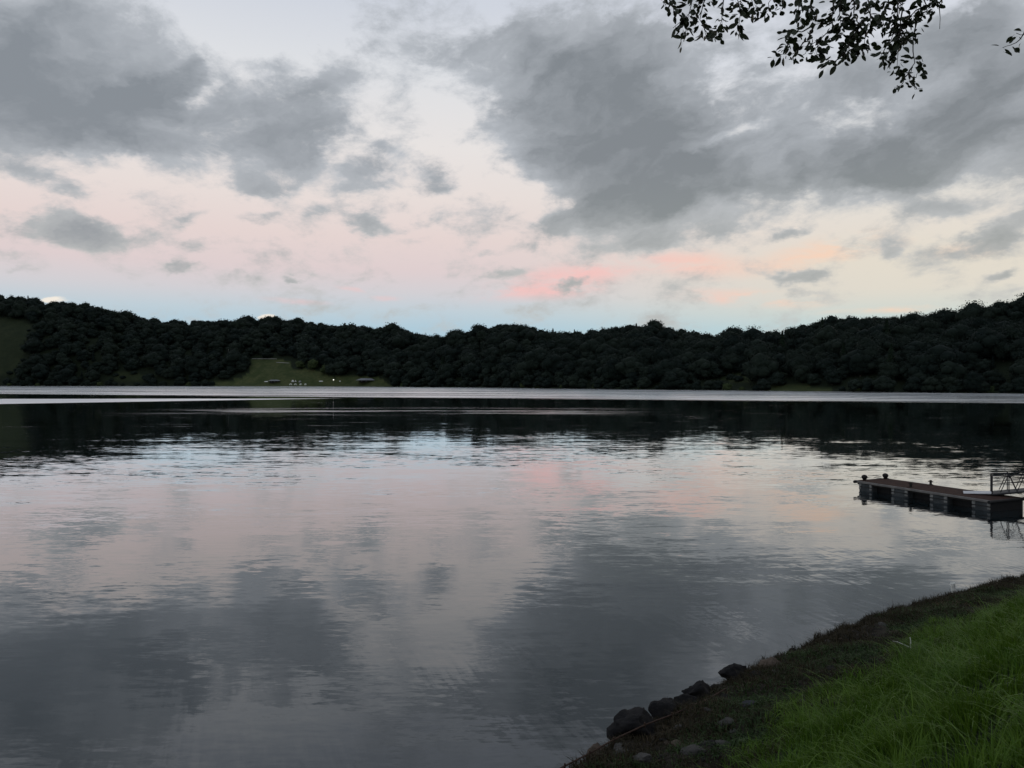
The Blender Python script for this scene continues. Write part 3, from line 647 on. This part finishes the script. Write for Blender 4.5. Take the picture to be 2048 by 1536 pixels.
# low weeds on the stony strip and along its edge
M_weed = mat('brown_weeds', (.016, .016, .008), (.052, .040, .022), 2, .8, .2, trans=.15, attr='tint')
M_creep = mat('green_creepers', (.020, .045, .012), (.045, .075, .022), 2, .7, .25, trans=.15, attr='tint')
def weeds(name, N, s0, s1, f, thr, hh, ww, mt, label, ph):
    a = rng.uniform(-5, 30, N); s = s0+(s1-s0)*rng.random(N)
    c = cl_noise(a, s, f, ph); ok = c+rng.normal(0, .12, N) > thr; a, s, c = a[ok], s[ok], c[ok]; x, y = bank_xy(a, s); z = bank_z(a, s)
    n = len(a); h = rng.uniform(*hh, n)*(.5+c*.8)
    V_, F_, m_ = blades(np.stack([x, y, z-.01], -1), h, rng.uniform(*ww, n), rng.uniform(.2, 1.4, n), rng.uniform(0, 6.283, n), rng.uniform(-1.5, 1.5, n), 2)
    o = link(name, npmesh(name, V_, F_, mt, {'tint': np.repeat(rng.random(n), m_)})); tag(o, label, 'weeds', kind='stuff')
weeds('brown_weeds', 90000, -.05, 2.9, 2.3, .24, (.05, .22), (.007, .024), M_weed, 'low dry brown weeds over the stony strip of the bank', 0)
weeds('green_creepers', 80000, .3, 2.9, 1.6, .42, (.04, .16), (.012, .03), M_creep, 'low dark green creepers in patches on the stony strip', 1.5)
M_straw = mat('dry_straw', (.085, .062, .036), (.14, .105, .062), 2, .8, .2, attr='tint')
weeds('dry_straw', 40000, .5, 2.9, 1.15, .68, (.03, .14), (.004, .012), M_straw, 'pale dry straw lying in patches on the stony strip', 4.2)
weeds('edge_weeds', 15000, -.12, .3, 2.9, .30, (.05, .2), (.006, .018), M_weed, 'dark scrubby weeds fringing the very edge of the bank', 3)

weeds('edge_twigs', 900, -.1, .35, 2.9, .35, (.2, .38), (.004, .010), M_weed, 'sparse dry twigs standing up along the bank edge', 5)
# ------------------------------------------------------------------ boulders and stones on the bank
M_rock = {'dark': mat('dark_rock', (.006, .006, .007), (.018, .017, .017), 3, .9, .12, bump=.7, bscale=9), 'tan': mat('tan_rock', (.085, .064, .048), (.05, .038, .03), 3, .9, .2, bump=.6, bscale=9),
          'grey': mat('grey_rock', (.07, .067, .062), (.035, .034, .032), 4, .9, .2, bump=.6, bscale=10), 'blue': mat('bluish_rock', (.045, .048, .056), (.03, .031, .035), 4, .9, .2, bump=.6, bscale=10)}
def rock_mesh(seed, sub=3, ang=.5):
    b = bmesh.new(); bmesh.ops.create_icosphere(b, subdivisions=sub, radius=1); o = Vector((seed*3.7, seed*1.9, seed*5.3))
    r = random.Random(seed); planes = [(Vector((r.gauss(0,1), r.gauss(0,1), r.gauss(0,1))).normalized(), r.uniform(.5, .85)) for _ in range(13)]
    for v in b.verts:
        d = v.co.normalized()
        for pn, pd in planes:
            k = v.co.dot(pn)
            if k > pd: v.co -= pn*(k-pd)*.95
        v.co *= 1.12+.20*mnoise.noise(d*1.6+o)+.13*mnoise.noise(d*4+o)+.08*mnoise.noise(d*8+o)
    return b
def rock(px, py, wpx, hpx, kind, label, group=None, seed=1, zoff=0.0, name='boulder', depth=.8):
    x, y, z = bank_on(px, py+hpx*.2, -.04); z = max(z, .2); k = y/F; b = rock_mesh(seed, 4)
    sx, sy, sz = wpx*k*.52, wpx*k*.52*depth, hpx*k*.52
    bmesh.ops.transform(b, matrix=Matrix.Rotation(seed*1.1, 4, 'Z') @ Matrix.Identity(4), verts=b.verts)
    bmesh.ops.transform(b, matrix=Matrix.Diagonal((sx, sy, sz, 1)), verts=b.verts)
    o = link(name, bm_mesh(name, b, M_rock[kind], True)); o.location = (x, y, z+sz*.12+zoff); tag(o, label, 'rock', group); return o
rock(1203,1482,58,56,'tan','pale tan boulder at the water beside the biggest dark boulder',seed=3)
rock(1268,1452,100,74,'dark','biggest dark domed boulder at the water edge',seed=5)
rock(1330,1418,66,54,'dark','blocky dark boulder overhanging the water next to the biggest boulder',seed=8)
rock(1374,1404,64,30,'dark','flat dark rock slab behind the blocky dark boulder',seed=11)
rock(1397,1386,56,50,'dark','rounded dark boulder standing above the flat slab',seed=14)
rock(1412,1366,28,34,'dark','small pointed dark boulder wedged between two rounded ones',seed=17)
rock(1433,1358,38,34,'dark','small smooth round dark boulder beside the pointed one',seed=20)
rock(1470,1348,62,38,'dark','low dark boulder half grown over with dry weeds',seed=23)
rock(1541,1328,54,42,'tan','pale tan boulder half hidden in weeds up the bank',seed=26)
rock(1239,1506,32,20,'grey','pale grey stone behind the tan boulder by the rail',seed=29,name='stone')
rock(1289,1520,46,24,'grey','larger pale grey stone lying in the dry grass',seed=32,name='stone')
rock(1364,1458,30,16,'grey','pale oblong stone inland of the blocky dark boulder',seed=35,name='stone')
rock(1495,1409,30,20,'blue','bluish stone among green creepers on the strip',seed=38,name='stone')
rock(1471,1466,18,10,'grey','small pale stone at the margin of the long grass',seed=41,name='stone')
stone_protos = [bm_mesh('stone', rock_mesh(50+k, 2), M_rock[('grey', 'dark', 'grey', 'tan')[k]], True) for k in range(4)]
cnt = 0
while cnt < 80:
    a, s = random.uniform(1.0, 23), random.uniform(.1, 2.2)
    if a > 9 and random.random() < .3: continue
    x, y = bank_xy(a, s); z = float(bank_z(a, s)); q = random.choice([0, 1, 1, 1, 2, 3]); k = random.uniform(.05, .17)
    o = link('stone', stone_protos[q]); o.location = (x, y, z+k*.06); o.scale = (k*random.uniform(.9, 1.6), k, k*random.uniform(.3, .5)); o.rotation_euler = (random.uniform(-.3, .3), random.uniform(-.3, .3), random.uniform(0, 6.28))
    nm = {0: 'grey', 1: 'dark', 2: 'grey', 3: 'tan'}[q]
    tag(o, f'small flat {nm} stone set in the soil of the weedy strip', 'stone', f'small {nm} stones in the bank'); cnt += 1

# rusty rod on short stakes along the boulders, with sagging wires
M_rust = mat('rusty_iron', (.035, .022, .017), (.06, .036, .026), 12, .9, .2)
M_wpipe = mat('weathered_white_plastic', (.78, .78, .74), (.55, .55, .5), 14, .6, .4)
rail = empty('wire_rail', bank_on(1180, 1512)); tag(rail, 'rusty rod on short stakes with wires at the foot of the bank', 'railing'); o0 = Vector(rail.location)
rp = []
for px, py in ((1090,1556), (1130,1532), (1180,1506), (1228,1482), (1290,1454), (1345,1432), (1385,1414), (1420,1398), (1452,1380)):
    x, y, z = G(px, py, .68); a, s = bank_as(x, y); x, y = bank_xy(a, max(s, -.02)); rp.append(Vector((x, y, .68+.02*math.sin(px))))
b = bmesh.new(); tube(b, [p-o0 for p in rp], .013, 6); link('rod', bm_mesh('rod', b, M_rust), rail)
for i, p in enumerate(rp[:-1]):
    b = bmesh.new(); q = p-o0; tube(b, [q+Vector((0,0,.04)), q-Vector((0,0,.45))], .014, 5); link('stake', bm_mesh('stake', b, M_rust), rail)
for i in range(3):
    for f in (.2, .4, .6, .8):
        q = rp[i].lerp(rp[i+1], f)-o0; b = bmesh.new(); tube(b, [q, q-Vector((.01,.01,.35))], .005, 4); link('wire', bm_mesh('wire', b, M_rust), rail)
x, y, z = G(1909, 1187, .5); a, s = bank_as(x, y); x, y = bank_xy(a, max(.02, s)); z = .52; t = empty('plastic_pipe', (x, y, z)); t.scale = (1.3, 1.3, 1.1); t.rotation_euler = (0, math.radians(-7), 0); tag(t, 'short weathered white plastic pipe sticking up from the bank edge', 'pipe')
b = bmesh.new(); seg = 12
ro, ri = .042, .034; rings = [[b.verts.new((r*math.cos(2*math.pi*k/seg), r*math.sin(2*math.pi*k/seg), zz)) for k in range(seg)] for r, zz in ((ro,-.3), (ro,.25), (ri,.25), (ri,.05))]
for r0, r1 in zip(rings, rings[1:]):
    for k in range(seg): b.faces.new((r0[k], r0[(k+1) % seg], r1[(k+1) % seg], r1[k]))
b.faces.new(rings[-1]); link('tube', bm_mesh('tube', b, M_wpipe), t)
b = bmesh.new(); lathe(b, [(.043,.17), (.0485,.175), (.0485,.235), (.043,.24)], 12); link('collar', bm_mesh('collar', b, M_wpipe), t)
x, y, z = bank_on(1822, 1306); t = empty('marker_stake', (x, y, z)); tag(t, 'thin pale stake standing where creepers meet long grass', 'stake')
b = bmesh.new(); tube(b, [(0,0,-.2), (.01,0,.22), (.0,.01,.30)], [.012, .011, .006], 6); link('shaft', bm_mesh('shaft', b, M_wpipe), t)
b = bmesh.new(); tube(b, [(0,0,.10), (-.22,.05,.19), (-.34,.02,.22)], [.006, .005, .003], 5); link('bent_stem', bm_mesh('bent_stem', b, M_wpipe), t)

# ------------------------------------------------------------------ floating dock
ZD = .55
fl, fr_, br = Vector(G(1711, 961, ZD)), Vector(G(1983, 1002, ZD)), Vector(G(2041, 995, ZD))
ex = (fr_-fl); LEN = ex.length; ang = math.atan2(ex.y, ex.x); WID = 2.55
dock = empty('floating_dock', (fl.x, fl.y, 0), ang); tag(dock, 'floating dock with rust-brown deck on grey blocks in the lake', 'dock')
M_deck = mat('brown_deck', (.050, .025, .018), (.026, .014, .011), 3.5, .9, .12, bump=.2)
M_edge = mat('pale_edge_beam', (.17, .16, .145), (.10, .095, .09), 2.2, .6, .4)
M_float = mat('grey_float_concrete', (.062, .068, .07), (.035, .04, .042), 2.5, .9, .2, bump=.3)
M_block = mat('pale_block', (.21, .21, .20), (.12, .125, .12), 5, .85)
M_rub = mat('black_rubber', (.004, .004, .005), (.008, .008, .008), 6, .7, .3)
b = bmesh.new(); np_ = 46
for k in range(np_):
    w = LEN/np_; bx(b, ((k+.5)*w, WID/2, ZD-.02), (w-.012, WID-.18, .045))
link('deck', bm_mesh('deck', b, M_deck), dock)
for yy in (.04, WID-.04):
    b = bmesh.new(); bx(b, (LEN/2, yy, ZD-.06), (LEN, .08, .12), bev=.012); link('edge_beam', bm_mesh('edge_beam', b, M_edge), dock)
for xx in (.03, LEN-.03):
    b = bmesh.new(); tube(b, [(xx, -.12, ZD-.07), (xx, WID+.12, ZD-.07)], .085, 8); link('end_fender', bm_mesh('end_fender', b, M_rub), dock)
b = bmesh.new(); bx(b, (LEN/2, WID/2, ZD-.16), (LEN-.1, WID-.25, .12)); link('frame', bm_mesh('frame', b, M_dark), dock)
def t_at(px):                     # fraction along the front edge seen at a photograph column
    f = lambda t: 1024+F*(fl.x+ex.x*t)/(fl.y+ex.y*t)
    lo, hi = -.1, 1.2
    for _ in range(40):
        md = (lo+hi)/2
        if f(md) < px: lo = md
        else: hi = md
    return lo*LEN
for p0, p1 in ((1717,1743), (1782,1815), (1859,1894), (1943,1981)):
    a, c = t_at(p0), t_at(p1); w = c-a
    b = bmesh.new(); bx(b, ((a+c)/2, WID/2, ZD-.48), (w, WID-.12, .70), bev=.03); fo = link('float', bm_mesh('float', b, M_float), dock)
    for q in (a+w*.10, c-w*.10):
        for zz in (ZD-.22, ZD-.41):
            b = bmesh.new(); bx(b, (q, .055, zz), (w*.17, .06, .15 if zz > ZD-.3 else .10), bev=.01); link('bracket', bm_mesh('bracket', b, M_block), fo)
    b = bmesh.new(); bx(b, ((a+c)/2, .056, ZD-.315), (w*.96, .03, .03)); link('band', bm_mesh('band', b, M_dark), fo)
for q in range(3):                # dark cross members between the floats
    a = (t_at((1743, 1815, 1894)[q])+t_at((1782, 1859, 1943)[q]))/2
    b = bmesh.new(); bx(b, (a, WID/2, ZD-.42), ((t_at((1782, 1859, 1943)[q])-t_at((1743, 1815, 1894)[q]))-.06, WID-.9, .5)); link('cross_member', bm_mesh('cross_member', b, M_rub), dock)
b = bmesh.new(); bx(b, (LEN-.06, WID/2, ZD-.40), (.06, WID-.1, .55)); link('end_panel', bm_mesh('end_panel', b, M_rub), dock)
def dock_local(px, py, z):
    g = Vector(G(px, py, z)); d = Vector((g.x-fl.x, g.y-fl.y, 0)); ca, sa = math.cos(-ang), math.sin(-ang); return d.x*ca-d.y*sa, d.x*sa+d.y*ca
for k, (px, py) in enumerate(((1721, 959.5), (1763.5, 956.5))):
    lx, ly = dock_local(px, py, ZD); lx = max(.18, min(LEN-.2, lx)); ly = max(.14, min(WID-.2, ly))
    b = bmesh.new(); lathe(b, [(.10,0), (.10,.06), (.13,.10), (.165,.17), (.165,.24), (.12,.30), (.05,.33)], 10, (lx, ly, ZD)); link('bollard', bm_mesh('bollard', b, M_rub, True), dock)
lx, ly = dock_local(1763, 956.5, ZD); b = bmesh.new(); tube(b, [(lx, ly, ZD+.1), (lx-.18, ly-.16, ZD+.07), (lx-.22, ly-.34, ZD+.02), (lx-.1, ly-.5, ZD+.02)], .018, 5); link('rope', bm_mesh('rope', b, M_edge), dock)
for px, py in ((1822, 974.5), (1866, 969.5)):
    lx, ly = dock_local(px, py, ZD); ly = max(.15, min(WID-.15, ly))
    b = bmesh.new(); bx(b, (lx, ly, ZD+.13), (.09, .09, .28)); bx(b, (lx, ly, ZD+.19), (.30, .045, .045)); bx(b, (lx, ly, ZD+.012), (.2, .2, .025)); link('cleat', bm_mesh('cleat', b, M_dark), dock)
# ------------------------------------------------------------------ gangway to the shore
g0 = Vector(G(1985, 987.5, .66)); GA = math.radians(-30); GL, GW, SL = 8.5, 1.05, .19
gang = empty('gangway', (g0.x, g0.y, .66), GA); tag(gang, 'narrow steel gangway with truss railings leading off the dock', 'gangway')
M_gs = mat('dark_gangway_steel', (.03, .03, .033), (.018, .018, .02), 6, .6, .4, metal=.3); M_pl = mat('pale_ramp_plate', (.50, .51, .53), (.40, .41, .43), 3, .5, .4, metal=.2)
b = bmesh.new(); v = [b.verts.new(p) for p in ((0,0,-.02), (GL,0,GL*SL-.02), (GL,GW,GL*SL-.02), (0,GW,-.02), (0,0,-.07), (GL,0,GL*SL-.07), (GL,GW,GL*SL-.07), (0,GW,-.07))]
for f in ((0,1,2,3), (7,6,5,4), (0,4,5,1), (1,5,6,2), (2,6,7,3), (3,7,4,0)): b.faces.new([v[i] for i in f])
link('walkway', bm_mesh('walkway', b, M_gs), gang)
zz = lambda x: x*SL
for sy in (0, GW):
    b = bmesh.new(); tube(b, [(0, sy, zz(0)-.06), (GL, sy, zz(GL)-.06)], .055, 6); link('bottom_chord', bm_mesh('bottom_chord', b, M_gs), gang)
    b = bmesh.new(); tube(b, [(0, sy, .92), (.7, sy, .96), (GL, sy, zz(GL)+.95)], .03, 6); link('handrail', bm_mesh('handrail', b, M_gs), gang)
    b = bmesh.new(); tube(b, [(0, sy, .47), (GL, sy, zz(GL)+.5)], .02, 6); link('mid_rail', bm_mesh('mid_rail', b, M_gs), gang)
    xs = np.arange(0, GL, .72)
    for k, xx in enumerate(xs):
        if k == 0 or k % 2 == 1 or k == len(xs)-1:
            b = bmesh.new(); tube(b, [(xx, sy, zz(xx)-.06), (xx, sy, zz(xx)+.94)], .034 if k == 0 else .026, 6); link('post', bm_mesh('post', b, M_gs), gang)
        if k and k+1 < len(xs):
            x1 = xx+.36
            b = bmesh.new(); tube(b, [(xx-.36, sy, zz(xx)-.04), (xx, sy, zz(xx)+.92)], .02, 5); link('brace', bm_mesh('brace', b, M_gs), gang)
            b = bmesh.new(); tube(b, [(xx, sy+.01, zz(xx)+.92), (x1, sy+.01, zz(x1)-.04)], .02, 5); link('brace', bm_mesh('brace', b, M_gs), gang)
b = bmesh.new(); v = [b.verts.new(p) for p in ((0,.02,0), (0,GW-.02,0), (-1.25,GW-.02,-.085), (-1.25,.02,-.085), (0,.02,-.03), (0,GW-.02,-.03), (-1.25,GW-.02,-.10), (-1.25,.02,-.10))]
for f in ((0,1,2,3), (7,6,5,4), (0,4,5,1), (1,5,6,2), (2,6,7,3), (3,7,4,0)): b.faces.new([v[i] for i in f])
link('ramp_plate', bm_mesh('ramp_plate', b, M_pl), gang)
for sy in (.12, GW-.12):
    b = bmesh.new(); lathe(b, [(.07,-.06), (.10,-.05), (.10,.05), (.07,.06)], 10); bmesh.ops.transform(b, matrix=Matrix.Translation((.25, sy, -.10)) @ Matrix.Rotation(math.pi/2, 4, 'X'), verts=b.verts); link('roller', bm_mesh('roller', b, M_rub), gang)

# ------------------------------------------------------------------ overhanging tree: trunk stands on the bank top to the right of the view
M_tleaf = mat('overhang_leaf', (.010, .017, .005), (.024, .036, .010), 8, .5, .3, trans=.14, obj_rand=.5)
M_twig = mat('twig_bark', (.030, .026, .022), (.05, .045, .038), 10, .9, .2)
TB = Vector((7.6, 1.2, 0)); a_, s_ = bank_as(TB.x, TB.y); TB.z = float(bank_z(a_, s_))
tree = empty('overhanging_tree', TB); tag(tree, 'leafy tree whose thin drooping branches hang into the sky over the water', 'tree')
def SKYP(px, py, Y): return Vector(((px-1024)/F*Y, Y, EYE+(HZ-py)/F*Y))
b = bmesh.new(); tube(b, [Vector(p) for p in ((0,0,-.4), (.05,.02,1.5), (-.08,.1,3.2), (-.2,.25,5.0), (-.1,.3,7.2), (.1,.2,9.2))], [.30, .22, .19, .16, .11, .04], 10); link('trunk', bm_mesh('trunk', b, M_twig, True), tree)
limb_defs = [([(-.1,.15,3.8), (-1.6,1.9,5.3)], [SKYP(1850,-190,5.6), SKYP(1640,-130,6.0), SKYP(1400,-95,6.2)], .07),
             ([(-.15,.2,4.6), (-1.2,2.2,5.8)], [SKYP(1960,-150,6.4), SKYP(1800,-95,6.6)], .06),
             ([(-.05,.15,4.2), (-.6,2.6,5.0)], [SKYP(2150,-60,6.0), SKYP(2075,20,6.0)], .05)]
limbs = []
for rel, pts_, r in limb_defs:
    pp = [Vector(p) for p in rel]+[p-TB for p in pts_]; n = len(pp)
    b = bmesh.new(); tube(b, pp, [r*(1-.8*i/(n-1)) for i in range(n)], 7); limbs.append(link('limb', bm_mesh('limb', b, M_twig, True), tree))
for sgn in (-1, 1):
    b = bmesh.new(); tube(b, [Vector((-.15,.25,5.2)), Vector((1.2,sgn*1.0,6.5)), Vector((2.6,sgn*1.8,7.0))], [.09, .05, .02], 7); link('limb', bm_mesh('limb', b, M_twig, True), tree)
# twigs (limb index, depth, photograph track, leaves)
TW = [
 (0,6.2,[(1380,-95),(1352,-30),(1344,10),(1350,40)],16), (0,6.2,[(1400,-95),(1385,-10),(1376,40),(1366,85)],34), (0,6.25,[(1420,-95),(1412,-10),(1400,40),(1412,78)],34), (0,6.1,[(1440,-100),(1446,0),(1440,45),(1424,80)],30),
 (0,6.15,[(1460,-100),(1470,-10),(1478,30),(1470,75)],28), (0,6.2,[(1480,-100),(1496,-20),(1504,5),(1512,32)],20), (0,6.0,[(1400,-95),(1362,-40),(1330,-5),(1326,14)],7), (0,6.1,[(1430,-98),(1425,-20),(1390,20),(1345,58)],16),
 (0,6.0,[(1540,-110),(1552,-20),(1540,10),(1528,32)],12), (0,6.1,[(1540,-110),(1566,-20),(1562,8),(1560,14)],8),
 (0,6.0,[(1620,-125),(1600,-20),(1594,20),(1600,46)],22), (0,6.05,[(1640,-130),(1624,-20),(1616,10),(1626,44)],22), (0,6.0,[(1700,-140),(1676,18),(1650,40),(1627,52)],16),
 (0,6.0,[(1627,52),(1608,62),(1590,65),(1567,62)],8), (0,6.0,[(1627,52),(1615,80),(1598,98),(1582,108),(1550,110)],20), (0,6.0,[(1576,62),(1578,75),(1574,88),(1576,100)],14),
 (0,6.1,[(1663,-60),(1664,20),(1662,58),(1640,78),(1612,98),(1604,112)],20), (0,6.05,[(1632,78),(1634,92),(1632,112)],12),
 (0,5.9,[(1690,-140),(1684,-10),(1678,30),(1690,60)],30), (0,5.9,[(1700,-140),(1706,0),(1706,40),(1722,58)],34), (0,5.85,[(1740,-150),(1734,0),(1740,40),(1738,62)],34),
 (0,5.9,[(1722,45),(1706,75),(1690,95),(1686,118)],34), (0,5.9,[(1700,70),(1690,105),(1670,122),(1655,124),(1647,114)],14), (0,5.9,[(1730,50),(1728,78),(1722,98),(1712,104)],18), (0,5.9,[(1690,40),(1676,60),(1662,78),(1654,82)],10),
 (1,6.5,[(1790,-95),(1776,0),(1764,30),(1762,60)],26), (1,6.5,[(1800,-95),(1800,-10),(1790,25),(1780,55)],22), (1,6.55,[(1800,-95),(1790,40),(1784,80),(1770,125)],40), (1,6.5,[(1800,20),(1800,60),(1792,100),(1792,140)],40), (1,6.5,[(1795,70),(1806,80),(1812,78)],10),
 (1,6.5,[(1778,80),(1766,100),(1758,122)],16), (1,6.6,[(1866,-110),(1850,-30),(1838,20),(1828,60),(1824,90),(1829,118),(1822,135),(1817,150),(1819,168),(1830,178),(1843,178)],20),
 (1,6.6,[(1829,118),(1838,116),(1844,125)],4), (1,6.6,[(1822,135),(1812,150),(1804,168),(1789,176)],8), (1,6.6,[(1818,150),(1830,158),(1835,144)],4), (1,6.5,[(1850,-60),(1862,-10),(1868,10),(1874,20)],16), (1,6.5,[(1846,-40),(1848,0),(1850,25),(1846,40)],14), (1,6.5,[(1838,20),(1822,30),(1812,45)],12),
 (1,6.55,[(1830,60),(1818,68),(1810,72)],8), (1,6.5,[(1866,-20),(1876,20),(1877,60)],0),
 (2,6.0,[(2075,20),(2050,60),(2035,84),(2020,90),(2003,97)],5), (2,6.0,[(2050,60),(2046,70),(2030,68)],3), (2,6.0,[(2072,10),(2062,-5),(2040,-6),(2028,-1)],4)]
leaf_protos = []
for k in range(5):
    r = random.Random(900+k); L, Wd = r.uniform(.050, .080), r.uniform(.030, .044); b = bmesh.new(); fold = r.uniform(.15, .5); bend = r.uniform(-.012, .02)
    rowsL = []
    for t_, wf in ((0, .04), (.2, .72), (.45, 1.0), (.7, .82), (.9, .36), (1, .02)):
        x_ = t_*L; w_ = Wd/2*wf; zb = bend*math.sin(t_*3.0); rowsL.append([b.verts.new((x_, -w_, zb+w_*fold)), b.verts.new((x_, 0, zb)), b.verts.new((x_, w_, zb+w_*fold))])
    for r0, r1 in zip(rowsL, rowsL[1:]):
        for j in (0, 1): b.faces.new((r0[j], r1[j], r1[j+1], r0[j+1]))
    v0 = [b.verts.new((-.016, s_*.0012, 0)) for s_ in (-1, 1)]; b.faces.new((v0[0], rowsL[0][0], rowsL[0][2], v0[1]))
    leaf_protos.append(bm_mesh('leaf', b, M_tleaf))
leaf_T, nsing = [], 0
for li, Y, trk, nl in TW:
    pp = [SKYP(x, y, Y+.05*math.sin(x*.07+y*.05)) for x, y in trk]
    fine = []
    for p, q in zip(pp, pp[1:]):
        for f in (0, .5): fine.append(p.lerp(q, f)+Vector((random.gauss(0,.006), random.gauss(0,.006), random.gauss(0,.006))))
    fine.append(pp[-1]); n = len(fine)
    b = bmesh.new(); tube(b, [p-TB for p in fine], [max(.0022, .0075*(1-i/(n-1))**.8) for i in range(n)], 5); tw = link('twig', bm_mesh('twig', b, M_twig, True), limbs[li])
    total = [0]
    for p, q in zip(fine, fine[1:]): total.append(total[-1]+(q-p).length)
    # leaves thicken towards the twig's end and hang
    zmax = EYE+(HZ+12)/F*Y
    for j in range(int(nl*1.55+.5)):
        for tries in range(30):
            d = total[-1]*random.uniform(.12, 1.0)**.75
            i = max(k for k in range(n-1) if total[k] <= d+1e-9); f = (d-total[i])/max(1e-6, total[i+1]-total[i]); p = fine[i].lerp(fine[i+1], min(1, f))
            if p.z < zmax: break
        a = random.uniform(0, 6.283); off = random.uniform(.0, .055)
        dirv = Vector((math.cos(a), math.sin(a)*.8, random.uniform(-1.5, .25))).normalized()
        nrm = Vector((random.gauss(0,.6), -.55+random.gauss(0,.55), random.gauss(.2,.55))); ydir = nrm.cross(dirv).normalized(); zdir = dirv.cross(ydir)
        M = Matrix((dirv, ydir, zdir)).transposed().to_4x4(); M.translation = p+dirv*(.014+off*.5)+Vector((random.gauss(0,.016), random.gauss(0,.03), random.gauss(0,.016)))
        leaf_T.append((li, M, random.choice(leaf_protos), random.uniform(.6, 1.15)))
random.shuffle(leaf_T); inv = Matrix.Translation(-TB); rest_V, rest_F, off = [], [], 0
print('leaves', len(leaf_T))
for k, (li, M, me, sc) in enumerate(leaf_T):
    M = inv @ M @ Matrix.Diagonal((sc, sc, sc, 1))
    if k < 299:
        o = link('leaf', me, limbs[li]); o.matrix_local = M
    else:
        V_ = np.array([(M @ v.co)[:] for v in me.vertices]); rest_V.append(V_); rest_F += [[i+off for i in p.vertices] for p in me.polygons]; off += len(V_)
me = npmesh('foliage', np.concatenate(rest_V), rest_F, M_tleaf); fo = link('foliage', me, tree); fo['kind'] = 'stuff'

# unseen crown for the tree, added above the picture to shade the near bank
V_, F_ = [], []
g = np.random.default_rng(77); nq = 9000; lob = np.array([(g.uniform(-3.2,2.5), g.uniform(-3,2.2), g.uniform(5.2,9.8), g.uniform(1.1,2.0)) for _ in range(22)])
ch = g.integers(0, 22, nq); d = g.normal(size=(nq, 3)); d /= np.linalg.norm(d, axis=1)[:, None]; P_ = lob[ch, :3]+d*lob[ch, 3:]*g.uniform(.5, 1.1, (nq, 1))
t1 = g.normal(size=(nq, 3)); t1 /= np.linalg.norm(t1, axis=1)[:, None]; t2 = np.cross(t1, g.normal(size=(nq, 3))); t2 /= np.linalg.norm(t2, axis=1)[:, None]
L_ = g.uniform(.07, .12, (nq, 1)); V_ = np.stack([P_-t1*L_, P_-t2*L_*.5, P_+t1*L_, P_+t2*L_*.5], 1).reshape(-1, 3)
shade_crown = link('crown', npmesh('crown', V_, np.arange(nq*4).reshape(-1, 4), M_tleaf), tree); shade_crown['kind'] = 'stuff'
